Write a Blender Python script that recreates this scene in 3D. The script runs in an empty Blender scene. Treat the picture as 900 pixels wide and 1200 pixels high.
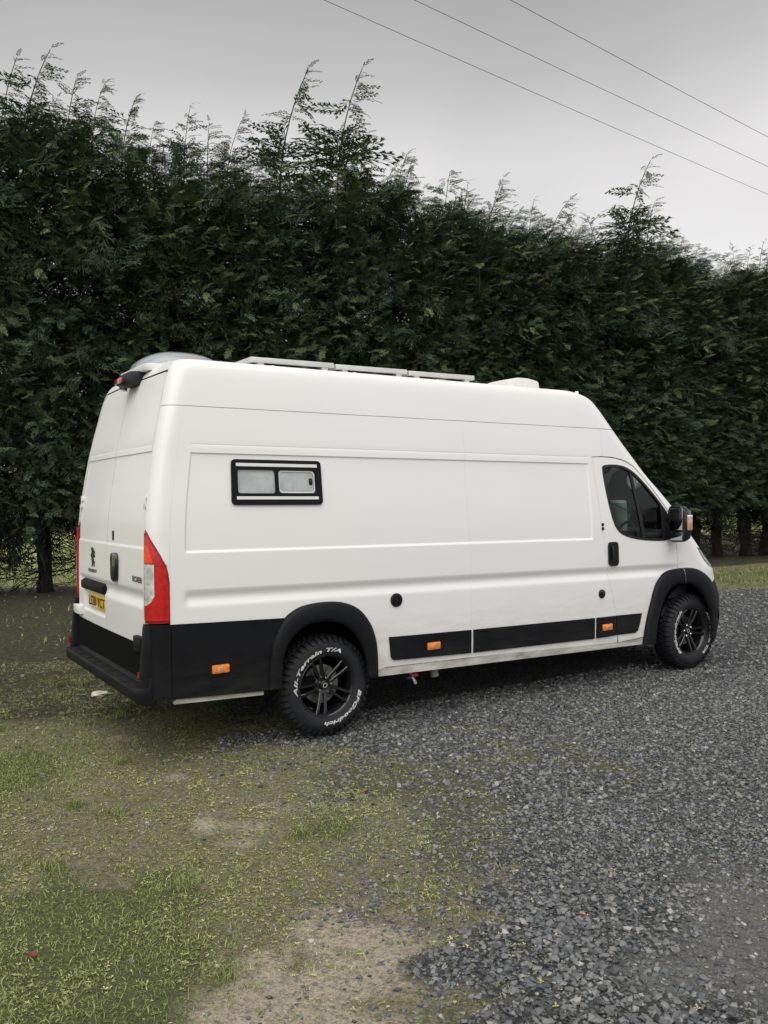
import bpy, bmesh, math, random
import numpy as np
from mathutils import Vector, Matrix
from mathutils.geometry import delaunay_2d_cdt
PI = math.pi
scene = bpy.context.scene
C = scene.collection

# ---------------------------------------------------------------- camera
YAW, PITCH, ROLL = 0.566065, -0.018990, -0.016643      # yaw = heading of the camera relative to the van
cam_d = bpy.data.cameras.new('camera'); cam = bpy.data.objects.new('camera', cam_d); C.objects.link(cam)
fw = Vector((0, math.cos(PITCH), math.sin(PITCH))); rt = Vector((1, 0, 0)); up = rt.cross(fw)
rt2 = rt*math.cos(ROLL)+up*math.sin(ROLL); up2 = -rt*math.sin(ROLL)+up*math.cos(ROLL)
mw = Matrix((rt2, up2, -fw)).transposed().to_4x4(); mw.translation = (0, 0, 1.7604)
cam.matrix_world = mw
cam_d.sensor_fit = 'VERTICAL'; cam_d.sensor_height = 36; cam_d.sensor_width = 27
cam_d.lens = 36*1006.76/1200
cam_d.clip_end = 2000; cam_d.clip_start = .05
scene.camera = cam
scene.render.resolution_x, scene.render.resolution_y = 768, 1024
# ---------------------------------------------------------------- light
SUN_EL, SUN_AZ = math.radians(62), math.radians(185)      # azimuth of the light measured from +Y clockwise
world = bpy.data.worlds.new('World'); scene.world = world; world.use_nodes = True
nt = world.node_tree; nt.nodes.clear()
def wn(t, **k):
    n = nt.nodes.new(t)
    for a, b in k.items(): setattr(n, a, b)
    return n
sky = wn('ShaderNodeTexSky', sky_type='NISHITA', sun_disc=False, sun_elevation=SUN_EL, sun_rotation=SUN_AZ)
tc = wn('ShaderNodeTexCoord'); sep = wn('ShaderNodeSeparateXYZ'); nt.links.new(tc.outputs['Generated'], sep.inputs[0])
ramp = wn('ShaderNodeValToRGB'); el = ramp.color_ramp.elements
SK = 5.0
def sc(v): return (v*1.0, v*.978, v*.980, 1)
el[0].position = 0.0; el[0].color = sc(.70)
el[1].position = 1.0; el[1].color = sc(.33)
for pz, v in ((.24, .74), (.35, .64), (.43, .44), (.52, .31), (.70, .30)):
    e = el.new(pz); e.color = sc(v)
nt.links.new(sep.outputs['Z'], ramp.inputs[0])
noi = wn('ShaderNodeTexNoise'); noi.inputs['Scale'].default_value = 1.9; noi.inputs['Detail'].default_value = 3
nt.links.new(tc.outputs['Generated'], noi.inputs['Vector'])
mr = wn('ShaderNodeMapRange'); mr.inputs['From Min'].default_value = .3; mr.inputs['From Max'].default_value = .7
mr.inputs['To Min'].default_value = .80*SK; mr.inputs['To Max'].default_value = 1.15*SK
nt.links.new(noi.outputs['Fac'], mr.inputs['Value'])
mul = wn('ShaderNodeVectorMath', operation='SCALE'); nt.links.new(ramp.outputs['Color'], mul.inputs[0]); nt.links.new(mr.outputs[0], mul.inputs['Scale'])
mx = wn('ShaderNodeMixRGB'); mx.inputs[0].default_value = .98
nt.links.new(sky.outputs[0], mx.inputs[1]); nt.links.new(mul.outputs[0], mx.inputs[2])
bg = wn('ShaderNodeBackground'); bg.inputs['Strength'].default_value = .1
out = wn('ShaderNodeOutputWorld'); nt.links.new(mx.outputs[0], bg.inputs[0]); nt.links.new(bg.outputs[0], out.inputs[0])
sd = bpy.data.lights.new('sun', 'SUN'); so = bpy.data.objects.new('sun', sd); C.objects.link(so)
sd.energy = 1.5; sd.angle = math.radians(85); sd.color = (1, .985, .955)
sv = Vector((math.sin(SUN_AZ)*math.cos(SUN_EL), math.cos(SUN_AZ)*math.cos(SUN_EL), math.sin(SUN_EL)))
so.rotation_euler = sv.to_track_quat('Z', 'Y').to_euler(); so.location = sv*30
vs = scene.view_settings; vs.view_transform = 'Standard'; vs.look = 'None'; vs.exposure = 1.22; vs.gamma = 1.0

# ---------------------------------------------------------------- helpers
def tag(o, label=None, cat=None, group=None, kind=None):
    for k, v in (('label', label), ('category', cat), ('group', group), ('kind', kind)):
        if v: o[k] = v
    return o
def empty(name, loc=(0, 0, 0), rz=0, parent=None):
    o = bpy.data.objects.new(name, None); C.objects.link(o); o.location = loc; o.rotation_euler = (0, 0, rz)
    o.empty_display_size = .2
    if parent: o.parent = parent
    return o
def link(name, me, mat=None, parent=None):
    if mat is not None and not me.materials: me.materials.append(mat)
    o = bpy.data.objects.new(name, me); C.objects.link(o)
    if parent: o.parent = parent
    return o
def tri_mesh(name, V, F, attrs=None, smooth=False):
    """V (n,3) float array, F (m,3) int array"""
    V = np.ascontiguousarray(V, np.float32); F = np.ascontiguousarray(F, np.int32)
    me = bpy.data.meshes.new(name)
    me.vertices.add(len(V)); me.vertices.foreach_set('co', V.ravel())
    me.loops.add(F.size); me.loops.foreach_set('vertex_index', F.ravel())
    me.polygons.add(len(F)); me.polygons.foreach_set('loop_start', np.arange(len(F), dtype=np.int32)*F.shape[1])
    me.polygons.foreach_set('loop_total', np.full(len(F), F.shape[1], np.int32))
    me.polygons.foreach_set('use_smooth', np.full(len(F), smooth))
    for k, v in (attrs or {}).items():
        a = me.attributes.new(k, 'FLOAT', 'POINT'); a.data.foreach_set('value', np.ascontiguousarray(v, np.float32))
    me.update(calc_edges=True); me.validate()
    return me
def cross_pts(P, xs, zs, tol=.0025):
    out = []; n = len(P)
    for i in range(n):
        a = np.array(P[i]); b = np.array(P[(i+1) % n]); ts = []
        for k, L_ in ((0, xs), (1, zs)):
            if abs(b[k]-a[k]) > 1e-5:
                for v in L_:
                    t = (v-a[k])/(b[k]-a[k])
                    if 0 < t < 1: ts.append(t)
        ln = np.linalg.norm(b-a); out.append(tuple(a)); last = 0
        for t in sorted(ts):
            if (t-last)*ln > tol and (1-t)*ln > tol: out.append(tuple(a+(b-a)*t)); last = t
    return out
class MB:
    """collects shapes into one mesh"""
    def __init__(s): s.v = []; s.f = []
    def add(s, V, F):
        o = len(s.v); s.v += [tuple(map(float, p)) for p in V]; s.f += [tuple(i+o for i in f) for f in F]; return s
    def box(s, x0, x1, y0, y1, z0, z1):
        V = [(x, y, z) for z in (z0, z1) for y in (y0, y1) for x in (x0, x1)]
        return s.add(V, [(0, 2, 3, 1), (4, 5, 7, 6), (0, 1, 5, 4), (2, 6, 7, 3), (0, 4, 6, 2), (1, 3, 7, 5)])
    def tube(s, pts, r, n=8, cap=True):
        pts = [Vector(p) for p in pts]; rr = r if isinstance(r, (list, tuple)) else [r]*len(pts)
        V = []; F = []
        for i, p in enumerate(pts):
            d = (pts[min(i+1, len(pts)-1)]-pts[max(i-1, 0)]).normalized()
            a = d.orthogonal().normalized() if i == 0 else (a-d*a.dot(d)).normalized()
            b = d.cross(a)
            for k in range(n):
                t = 2*PI*k/n; V.append(p+(a*math.cos(t)+b*math.sin(t))*rr[i])
        for i in range(len(pts)-1):
            for k in range(n): F.append((i*n+k, i*n+(k+1) % n, (i+1)*n+(k+1) % n, (i+1)*n+k))
        if cap: F.append(tuple(range(n))[::-1]); F.append(tuple((len(pts)-1)*n+k for k in range(n)))
        return s.add(V, F)
    def lathe(s, prof, n=48, axis='Y', c=(0, 0, 0), close=False):
        """prof: (radius, along axis)"""
        V = []; F = []; m = len(prof)
        for k in range(n):
            t = 2*PI*k/n
            for r, h in prof:
                if axis == 'Y': V.append((c[0]+r*math.cos(t), c[1]+h, c[2]+r*math.sin(t)))
                elif axis == 'Z': V.append((c[0]+r*math.cos(t), c[1]+r*math.sin(t), c[2]+h))
                else: V.append((c[0]+h, c[1]+r*math.cos(t), c[2]+r*math.sin(t)))
        for k in range(n):
            k2 = (k+1) % n
            for j in range(m-1+(1 if close else 0)):
                j2 = (j+1) % m
                F.append((k*m+j, k*m+j2, k2*m+j2, k2*m+j))
        return s.add(V, F)
    def prism(s, poly, y0, y1, plane='XZ'):
        n = len(poly)
        P = (lambda a, b, h: (a, h, b)) if plane == 'XZ' else ((lambda a, b, h: (h, a, b)) if plane == 'YZ' else (lambda a, b, h: (a, b, h)))
        V = [P(a, b, y0) for a, b in poly]+[P(a, b, y1) for a, b in poly]
        F = [tuple(range(n)), tuple(range(2*n-1, n-1, -1))]+[(i, i+n, (i+1) % n+n, (i+1) % n) for i in range(n)]
        return s.add(V, F)
    def build(s, name, mat, parent=None, smooth=False, bevel=0, seg=2, angle=35):
        me = bpy.data.meshes.new(name); me.from_pydata(s.v, [], s.f)
        bm = bmesh.new(); bm.from_mesh(me); bmesh.ops.recalc_face_normals(bm, faces=bm.faces)
        if bevel:
            es = [e for e in bm.edges if len(e.link_faces) == 2 and e.calc_face_angle(0) > math.radians(angle)]
            bmesh.ops.bevel(bm, geom=es, offset=bevel, segments=seg, profile=.5, affect='EDGES', clamp_overlap=True)
        if smooth or bevel:
            for f in bm.faces: f.smooth = True
            for e in bm.edges:
                if len(e.link_faces) == 2 and e.calc_face_angle(0) > math.radians(angle): e.smooth = False
        bm.to_mesh(me); bm.free()
        return link(name, me, mat, parent)
def rrect(x0, x1, z0, z1, r, n=5):
    P = []
    for cx, cz, a0 in ((x1-r, z1-r, 0), (x0+r, z1-r, PI/2), (x0+r, z0+r, PI), (x1-r, z0+r, 1.5*PI)):
        for k in range(n+1):
            a = a0+PI/2*k/n; P.append((cx+r*math.cos(a), cz+r*math.sin(a)))
    return P
# ---------------------------------------------------------------- materials
def mat(name, col=(.5, .5, .5), rough=.5, metal=0, coat=0, trans=0, ior=1.45, nscale=0, namp=.1, bump=0, bscale=None, alpha=1, spec=.5, dirt=None, bdist=.002):
    m = bpy.data.materials.new(name); m.use_nodes = True; N = m.node_tree.nodes; L = m.node_tree.links
    b = N['Principled BSDF']; b.inputs['Base Color'].default_value = (*col, 1)
    b.inputs['Roughness'].default_value = rough; b.inputs['Metallic'].default_value = metal; b.inputs['IOR'].default_value = ior
    b.inputs['Coat Weight'].default_value = coat; b.inputs['Coat Roughness'].default_value = .05
    b.inputs['Transmission Weight'].default_value = trans; b.inputs['Specular IOR Level'].default_value = spec
    b.inputs['Alpha'].default_value = alpha
    last = None
    if nscale:
        tcn = N.new('ShaderNodeTexCoord'); n = N.new('ShaderNodeTexNoise'); n.inputs['Scale'].default_value = nscale; n.inputs['Detail'].default_value = 5
        L.new(tcn.outputs['Object'], n.inputs['Vector'])
        r = N.new('ShaderNodeMapRange'); r.inputs['From Min'].default_value = .3; r.inputs['From Max'].default_value = .7
        r.inputs['To Min'].default_value = 1-namp; r.inputs['To Max'].default_value = 1+namp; L.new(n.outputs['Fac'], r.inputs['Value'])
        s = N.new('ShaderNodeVectorMath'); s.operation = 'SCALE'; s.inputs[0].default_value = col; L.new(r.outputs[0], s.inputs['Scale'])
        L.new(s.outputs[0], b.inputs['Base Color']); last = s.outputs[0]
        rr = N.new('ShaderNodeMapRange'); rr.inputs['To Min'].default_value = max(.02, rough-.08); rr.inputs['To Max'].default_value = min(1, rough+.1)
        L.new(n.outputs['Fac'], rr.inputs['Value']); L.new(rr.outputs[0], b.inputs['Roughness'])
    if bump:
        tcn = N.new('ShaderNodeTexCoord'); n = N.new('ShaderNodeTexNoise'); n.inputs['Scale'].default_value = bscale or 60; n.inputs['Detail'].default_value = 4
        L.new(tcn.outputs['Object'], n.inputs['Vector'])
        bp = N.new('ShaderNodeBump'); bp.inputs['Strength'].default_value = bump; bp.inputs['Distance'].default_value = bdist
        L.new(n.outputs['Fac'], bp.inputs['Height']); L.new(bp.outputs[0], b.inputs['Normal'])
    if dirt:
        # road film that thickens towards the sill: (z where clean, z where dirty, colour, strength)
        zc, zd, dc, st = dirt
        tcn = N.new('ShaderNodeTexCoord'); sp = N.new('ShaderNodeSeparateXYZ'); L.new(tcn.outputs['Object'], sp.inputs[0])
        r = N.new('ShaderNodeMapRange'); r.inputs['From Min'].default_value = zc; r.inputs['From Max'].default_value = zd; L.new(sp.outputs['Z'], r.inputs['Value'])
        mp = N.new('ShaderNodeMapping'); mp.inputs['Scale'].default_value = (1.2, 1.2, 5); L.new(tcn.outputs['Object'], mp.inputs[0])
        n = N.new('ShaderNodeTexNoise'); n.inputs['Scale'].default_value = 3.5; n.inputs['Detail'].default_value = 8; n.inputs['Roughness'].default_value = .65; L.new(mp.outputs[0], n.inputs['Vector'])
        r2 = N.new('ShaderNodeMapRange'); r2.inputs['From Min'].default_value = .35; r2.inputs['From Max'].default_value = .72; L.new(n.outputs['Fac'], r2.inputs['Value'])
        mm = N.new('ShaderNodeMath'); mm.operation = 'MULTIPLY'; L.new(r.outputs[0], mm.inputs[0]); L.new(r2.outputs[0], mm.inputs[1])
        m2 = N.new('ShaderNodeMath'); m2.operation = 'MULTIPLY'; m2.inputs[1].default_value = st; L.new(mm.outputs[0], m2.inputs[0])
        # faint film everywhere
        n3 = N.new('ShaderNodeTexNoise'); n3.inputs['Scale'].default_value = .9; n3.inputs['Detail'].default_value = 6; L.new(mp.outputs[0], n3.inputs['Vector'])
        m3 = N.new('ShaderNodeMapRange'); m3.inputs['To Max'].default_value = .07; m3.inputs['From Min'].default_value = .4; L.new(n3.outputs['Fac'], m3.inputs['Value'])
        ad = N.new('ShaderNodeMath'); ad.operation = 'ADD'; ad.use_clamp = True; L.new(m2.outputs[0], ad.inputs[0]); L.new(m3.outputs[0], ad.inputs[1])
        mix = N.new('ShaderNodeMixRGB'); mix.inputs[1].default_value = (*col, 1); mix.inputs[2].default_value = (*dc, 1)
        L.new(ad.outputs[0], mix.inputs[0])
        if last: L.new(last, mix.inputs[1])
        L.new(mix.outputs[0], b.inputs['Base Color'])
        r4 = N.new('ShaderNodeMapRange'); r4.inputs['To Min'].default_value = rough; r4.inputs['To Max'].default_value = .75; L.new(m2.outputs[0], r4.inputs['Value']); L.new(r4.outputs[0], b.inputs['Roughness'])
        cr = N.new('ShaderNodeMapRange'); cr.inputs['To Min'].default_value = coat; cr.inputs['To Max'].default_value = 0; L.new(m2.outputs[0], cr.inputs['Value']); L.new(cr.outputs[0], b.inputs['Coat Weight'])
    return m
M = {}
M['paint'] = mat('white_paint', (.80, .797, .78), .38, coat=.28, spec=.4, bump=.35, bscale=1.6, bdist=.006, dirt=(.95, .42, (.33, .31, .26), .55))
M['sill'] = mat('white_paint_dirty', (.62, .61, .57), .4, coat=.2, dirt=(.70, .46, (.20, .19, .155), .95))
M['clad'] = mat('black_cladding', (.0045, .0052, .0072), .52, nscale=6, namp=.25, bump=.25, bscale=350, bdist=.0006, dirt=(.85, .34, (.045, .042, .036), .45), spec=.22)
M['gloss'] = mat('black_gloss', (.008, .008, .010), .12, coat=.5)
M['rubber'] = mat('black_rubber', (.010, .010, .012), .55)
M['dark'] = mat('underbody_black', (.004, .004, .0045), .9, bump=.3, bscale=40, spec=.12)
M['tyre'] = mat('tyre_rubber', (.011, .012, .015), .66, nscale=14, namp=.35, bump=.2, bscale=90)
M['white_text'] = mat('white_letter_rubber', (.60, .60, .58), .6, nscale=25, namp=.22)
M['rim'] = mat('black_alloy', (.012, .012, .014), .22, metal=.3, coat=.6)
M['steel'] = mat('worn_steel', (.32, .31, .30), .35, metal=1, nscale=30, namp=.2)
M['chrome'] = mat('chrome_nut', (.55, .55, .56), .2, metal=1)
M['alu'] = mat('aluminium_frame', (.62, .62, .60), .42, metal=.35, nscale=8, namp=.08)
M['solar'] = mat('solar_cells', (.01, .012, .03), .15, coat=.5)
M['orange'] = mat('orange_lens', (.80, .22, .02), .25, coat=.6, nscale=60, namp=.25)
M['amber'] = mat('amber_clear_lens', (.55, .30, .20), .2, coat=.7, nscale=70, namp=.3)
M['redlens'] = mat('red_lens', (.50, .012, .010), .16, coat=.8, nscale=26, namp=.25)
M['redhot'] = mat('bright_red_lens', (.85, .05, .015), .16, coat=.8, nscale=50, namp=.2)
M['reddark'] = mat('dark_red_lens', (.30, .010, .010), .2, coat=.8)
M['clear'] = mat('clear_lens', (.62, .64, .61), .2, metal=.3, coat=.8, nscale=32, namp=.3)
M['plate'] = mat('yellow_plate', (.85, .52, .03), .3, coat=.3)
M['ink'] = mat('black_ink', (.01, .01, .01), .4)
M['glass'] = mat('tinted_glass', (.40, .50, .46), .02, trans=1, ior=1.28)
M['smoke'] = mat('smoked_acrylic', (.42, .44, .46), .08, trans=.75, ior=1.45)
M['pane_refl'] = mat('pane_reflection_grey', (.46, .48, .47), .55, nscale=5, namp=.45, bump=.5, bscale=5, bdist=.02)  # mottled grey that paints in the reflections of the camper window panes
M['acrylic'] = mat('hazy_acrylic', (.80, .84, .84), .12, trans=.55, ior=1.45, nscale=7, namp=.2)
M['strip'] = mat('white_strip', (.72, .72, .71), .4)
M['seat'] = mat('seat_fabric', (.035, .037, .042), .9, bump=.4, bscale=200)
M['inner'] = mat('cab_plastic', (.022, .023, .025), .6)
M['cupw'] = mat('pale_mottled_grey', (.42, .45, .44), .5, nscale=6, namp=.4)
M['vent'] = mat('white_vent_plastic', (.70, .69, .64), .35)
M['dome'] = mat('clear_roof_dome', (.50, .54, .57), .10, alpha=.55, coat=.6)
M['mirror'] = mat('mirror_glass', (.5, .52, .54), .03, metal=1)
M['pipe'] = mat('grey_waste_pipe', (.20, .19, .17), .5)
M['blue'] = mat('blue_tap_handle', (.03, .05, .16), .4)
M['redtap'] = mat('red_tap_handle', (.5, .04, .03), .4)

# ---------------------------------------------------------------- the van's shape (measured profile curves)
def pchip(xs, ys):
    xs = np.array(xs, float); ys = np.array(ys, float); h = np.diff(xs); d = np.diff(ys)/h
    m = np.zeros(len(xs)); m[0] = d[0]; m[-1] = d[-1]
    for i in range(1, len(xs)-1):
        if d[i-1]*d[i] > 0:
            a = 2*h[i]+h[i-1]; b = h[i]+2*h[i-1]; m[i] = (a+b)/(a/d[i-1]+b/d[i])
    def f(x):
        x = np.clip(x, xs[0], xs[-1]); i = np.clip(np.searchsorted(xs, x)-1, 0, len(xs)-2); t = (x-xs[i])/h[i]
        return (1+2*t)*(1-t)**2*ys[i]+t*(1-t)**2*h[i]*m[i]+t*t*(3-2*t)*ys[i+1]+t*t*(t-1)*h[i]*m[i+1]
    return f
W0 = pchip([.28, .36, .45, .9, 1.15, 1.5, 2.0, 2.35, 2.55, 2.64, 2.695, 2.717, 2.725], [.97, 1.0, 1.012, 1.025, 1.025, 1.018, .975, .938, .908, .889, .865, .835, .785])
XR = pchip([.3, 1.0, 1.5, 2.0, 2.4, 2.6, 2.7, 2.725], [-1.345, -1.345, -1.335, -1.27, -1.18, -1.125, -1.07, -1.02])
FC = pchip([.25, .45, .6, .8, .98, 1.09, 1.187, 1.33, 1.44, 1.70, 1.85, 1.98, 2.13, 2.27, 2.42, 2.59, 2.66, 2.70, 2.725],
           [4.80, 4.86, 4.90, 4.895, 4.81, 4.77, 4.65, 4.445, 4.298, 4.028, 3.863, 3.713, 3.568, 3.435, 3.299, 3.15, 3.07, 2.97, 2.86])
CC = pchip([.25, .8, 1.1, 1.4, 1.6, 2.4, 2.72], [.62, .66, .62, .42, .36, .40, .40])
PP, QQ, RC = 2.0, 2.8, .11
UC = -1.235
def sst(a, b, x): t = np.clip((np.asarray(x, float)-a)/(b-a), 0, 1); return t*t*(3-2*t)
def kz(z): return .024-.014*np.clip((z-.4)/2.3, 0, 1)
def warp(P):      # the van stands slightly nose down
    P = np.array(P, float); P[..., 2] = P[..., 2]-kz(P[..., 2])*(P[..., 0]+1.1); return P
def WX(x, z):
    u = np.clip((x-(FC(z)-CC(z)))/CC(z), 0, .999); return W0(z)*(1-u**PP)**(1/QQ)
def map_side(a, z):
    a = np.asarray(a, float); z = np.asarray(z, float)
    sh = XR(z)-XR(1.0)
    x = a+sh*(1-sst(-1.23, -.55, a)); ang = np.clip((UC-a)/RC, 0, PI/2); rest = np.maximum((UC-a)-RC*PI/2, 0)
    xc = UC+sh; w = WX(np.maximum(x, -1), z)
    q = .78; X = np.where(a < UC, xc-RC*np.sin(ang)**q, x); Y = np.where(a < UC, w-RC+RC*np.maximum(np.cos(ang), 0)**q-rest, w)
    return np.stack([X, -Y, z], -1)
def map_rear(t, z):      # t = -1 (left edge) .. 1 (right edge)
    t = np.asarray(t, float); z = np.asarray(z, float)
    return np.stack([XR(z)+0*t-.012*(1-t*t), -t*(W0(z)-RC), z], -1)
def map_front(t, z):     # t = -1 .. 1
    t = np.asarray(t, float); z = np.asarray(z, float)
    return np.stack([FC(z)-CC(z)+CC(z)*(1-np.abs(t)**QQ)**(1/PP), -t*W0(z), z], -1)
def xb(z, u=.8): return float(FC(z)-(1-u)*CC(z))
TB = (1-.8**2)**(1/QQ)
def side_recess(a, z):
    a = np.asarray(a, float); z = np.asarray(z, float)
    inx = sst(-1.115, -1.095, a)*(1-sst(2.655, 2.675, a))
    d = .011*inx*sst(1.398, 1.422, z)*(1-sst(2.064, 2.073, z))
    gx = sst(-1.13, -1.10, a)*(1-sst(2.66, 2.70, a))
    d = d+.0035*gx*(sst(2.122, 2.126, z)*(1-sst(2.129, 2.135, z)))
    cx = sst(-1.13, -1.07, a)*(1-sst(3.6, 4.05, a))
    d = d+.020*cx*(1-sst(1.105, 1.165, z))*sst(1.035, 1.10, z)
    d = d+.0012*(sst(-1.012, -1.006, a)*(1-sst(-1.004, -.998, a)))*(1-sst(2.0, 2.05, z))
    return d
ZS_SIDE = [.36, .42, .50, .58, .66, .74, .82, .90, .97, 1.02, 1.037, 1.06, 1.08, 1.098, 1.102, 1.115, 1.135, 1.155, 1.166, 1.2, 1.26, 1.33, 1.385, 1.397, 1.405, 1.414, 1.423,
           1.47, 1.55, 1.63, 1.71, 1.79, 1.87, 1.95, 2.02, 2.055, 2.063, 2.0685, 2.074, 2.10, 2.1215, 2.1255, 2.1295, 2.1355, 2.17, 2.23, 2.30, 2.36]
XS_SIDE = sorted(set([-1.21, -1.17, -1.131, -1.116, -1.105, -1.094, -1.07, -1.013, -1.005, -.997, 2.6, 2.654, 2.665, 2.676]+[round(-.94+.09*i, 3) for i in range(56)]))
def dens(P, closed=True, mx=.04):
    out = []; n = len(P)
    for i in range(n if closed else n-1):
        a = np.array(P[i], float); b = np.array(P[(i+1) % n], float); k = max(1, int(np.ceil(np.linalg.norm(b-a)/mx)))
        for j in range(k): out.append(tuple(a+(b-a)*j/k))
    return out
def smooth_poly(P, it=1, closed=True):
    for _ in range(it):
        Q = []; n = len(P)
        if not closed: Q.append(P[0])
        for i in range(n if closed else n-1):
            a = np.array(P[i]); b = np.array(P[(i+1) % n]); Q += [tuple(a*.75+b*.25), tuple(a*.25+b*.75)]
        if not closed: Q.append(P[-1])
        P = Q
    return P
def area(P):
    P = np.array(P); return .5*np.sum(P[:, 0]*np.roll(P[:, 1], -1)-np.roll(P[:, 0], -1)*P[:, 1])
def inset(P, g):
    P = np.array(P, float)
    if area(P) < 0: P = P[::-1]
    d = np.roll(P, -1, 0)-P; d /= np.linalg.norm(d, axis=1, keepdims=True)+1e-12
    n = np.stack([-d[:, 1], d[:, 0]], 1); m = n+np.roll(n, 1, 0); l = np.linalg.norm(m, axis=1, keepdims=True)+1e-9
    m /= l; c = np.maximum((m*n).sum(1, keepdims=True), .5)
    return [tuple(q) for q in P+m*g/c]
def inside(pts, P):
    P = np.array(P); x, y = pts[:, 0], pts[:, 1]; r = np.zeros(len(pts), bool); n = len(P)
    for i in range(n):
        x1, y1 = P[i]; x2, y2 = P[(i+1) % n]
        if y1 == y2: continue
        c = ((y1 > y) != (y2 > y)) & (x < (x2-x1)*(y-y1)/(y2-y1)+x1); r ^= c
    return r
def bdist2(pts, P):
    P = np.array(P); Q = np.roll(P, -1, 0); d = np.full(len(pts), 9.)
    for a, b in zip(P, Q):
        ab = b-a; t = np.clip(((pts-a)@ab)/(ab@ab+1e-12), 0, 1); d = np.minimum(d, np.hypot(*(pts-(a+t[:, None]*ab)).T))
    return d
CEN = np.array([1.5, 0, 1.3])
def panel(name, parent, outline, fmap, m, holes=(), xs=None, zs=None, off=0., thick=.014, recess=None, side=1, gap=.002, dm=.04, mind=.012, label=None, share=None, inward=True):
    """a sheet part bounded by an outline in the surface's own coordinates, following the body surface, with turned-in edges"""
    O = inset(dens(outline, mx=dm), gap); H = [dens(h, mx=dm) for h in holes]
    if recess is not None and zs is not None: O = cross_pts(O, [], zs)
    a0, a1 = min(p[0] for p in O), max(p[0] for p in O); b0, b1 = min(p[1] for p in O), max(p[1] for p in O)
    xs = xs if xs is not None else np.arange(a0, a1, .06); zs = zs if zs is not None else np.arange(b0, b1, .06)
    g = np.array([(x, z) for x in xs for z in zs if a0 < x < a1 and b0 < z < b1]).reshape(-1, 2)
    if len(g):
        k = inside(g, O)
        for h in H: k &= ~inside(g, h)
        g = g[k]
        if len(g):
            d = bdist2(g, O)
            for h in H: d = np.minimum(d, bdist2(g, h))
            g = g[d > mind]
    pts = list(O); edges = [(i, (i+1) % len(O)) for i in range(len(O))]; loops = [list(range(len(O)))]
    for h in H:
        s = len(pts); pts += h; edges += [(s+i, s+(i+1) % len(h)) for i in range(len(h))]; loops.append(list(range(s, s+len(h))))
    if len(g):
        s0 = len(pts); xi = {round(float(x), 5): i for i, x in enumerate(xs)}; key = {(xi[round(float(q[0]), 5)], round(float(q[1]), 5)): i for i, q in enumerate(g)}
        cand = [(i, key[(kx+1, kz_)]) for (kx, kz_), i in key.items() if (kx+1, kz_) in key]
        if cand:
            mid = np.array([(g[i]+g[j])/2 for i, j in cand]); ok = inside(mid, O)
            for h in H: ok &= ~inside(mid, h)
            edges += [(s0+i, s0+j) for (i, j), k_ in zip(cand, ok) if k_]
    pts += [tuple(q) for q in g]
    vo, eo, fo, ov, _, _ = delaunay_2d_cdt([Vector(q) for q in pts], edges, [], 0, 1e-6)
    vo = np.array([tuple(v) for v in vo]); fo = np.array([f for f in fo if len(f) == 3])
    cen = vo[fo].mean(1); k = inside(cen, O)
    for h in H: k &= ~inside(cen, h)
    fo = fo[k]
    T = vo[fo]; ar = (T[:, 1, 0]-T[:, 0, 0])*(T[:, 2, 1]-T[:, 0, 1])-(T[:, 2, 0]-T[:, 0, 0])*(T[:, 1, 1]-T[:, 0, 1])
    fo[ar < 0] = fo[ar < 0][:, ::-1]
    inv = {}
    for i, l in enumerate(ov):
        for j in l: inv[j] = i
    base = lambda a, b: fmap(a, b)
    e = 1e-4
    def nrm(f, a, b, e):
        n = np.cross(f(a+e, b)-f(a-e, b), f(a, b+e)-f(a, b-e)); return n/(np.linalg.norm(n, axis=-1, keepdims=True)+1e-12)
    a, b = vo[:, 0], vo[:, 1]
    N0 = nrm(base, a, b, 1e-3); c3 = base(a, b)
    flip = np.median(((c3-CEN)*N0).sum(1)) < 0
    sg = -1 if flip else 1
    def full(a, b):
        n = nrm(base, a, b, 1e-3)*sg; r = (recess(a, b) if recess is not None else 0*np.asarray(a, float)); o = off(a, b) if callable(off) else off
        return warp(base(a, b)+n*(o-r)[..., None] if not np.isscalar(o-r) else base(a, b)+n*(o-r))
    P = full(a, b); N = nrm(full, a, b, 1.2e-3)*sg
    F = fo if not flip else fo[:, ::-1]
    nv = len(P); V = [P]; NN = [N]; FF = [F]; base_i = nv
    for li, lp in enumerate(loops):
        idx = np.array([inv[j] for j in lp]); k = len(idx); top = P[idx]; bot = top-N[idx]*thick
        d = np.roll(top, -1, 0)-top; en = np.cross(d, N[idx]); en /= np.linalg.norm(en, axis=1, keepdims=True)+1e-12
        if flip: en = -en
        if li > 0:
            hp = np.array([vo[i] for i in idx])
            if area(hp) > 0: en = -en
        V += [top, bot]; NN += [en, en]
        i0 = np.arange(k)+base_i; i1 = np.roll(np.arange(k), -1)+base_i
        q1 = np.stack([i0, i0+k, i1+k], 1); q2 = np.stack([i0, i1+k, i1], 1); FF += [np.vstack([q1, q2])]; base_i += 2*k
    V = np.vstack(V); NN = np.vstack(NN); F = np.vstack(FF)
    if side < 0: V[:, 1] *= -1; NN[:, 1] *= -1; F = F[:, ::-1]
    me = tri_mesh(name, V, F, smooth=True)
    if len(me.vertices) == len(NN): me.normals_split_custom_set_from_vertices([tuple(map(float, n)) for n in NN])
    o = link(name, me, m, parent)
    if label: o['label'] = label
    return o
def on_side(x, z, off=0., side=1, rec=True):
    """point on the flank in the van's frame (levelled z)"""
    p = map_side(np.array([x]), np.array([z]))[0]
    r = side_recess(np.array([x]), np.array([z]))[0] if rec else 0
    p[1] -= (off-r); p = warp(p); p[1] *= side; return Vector(p)

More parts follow.
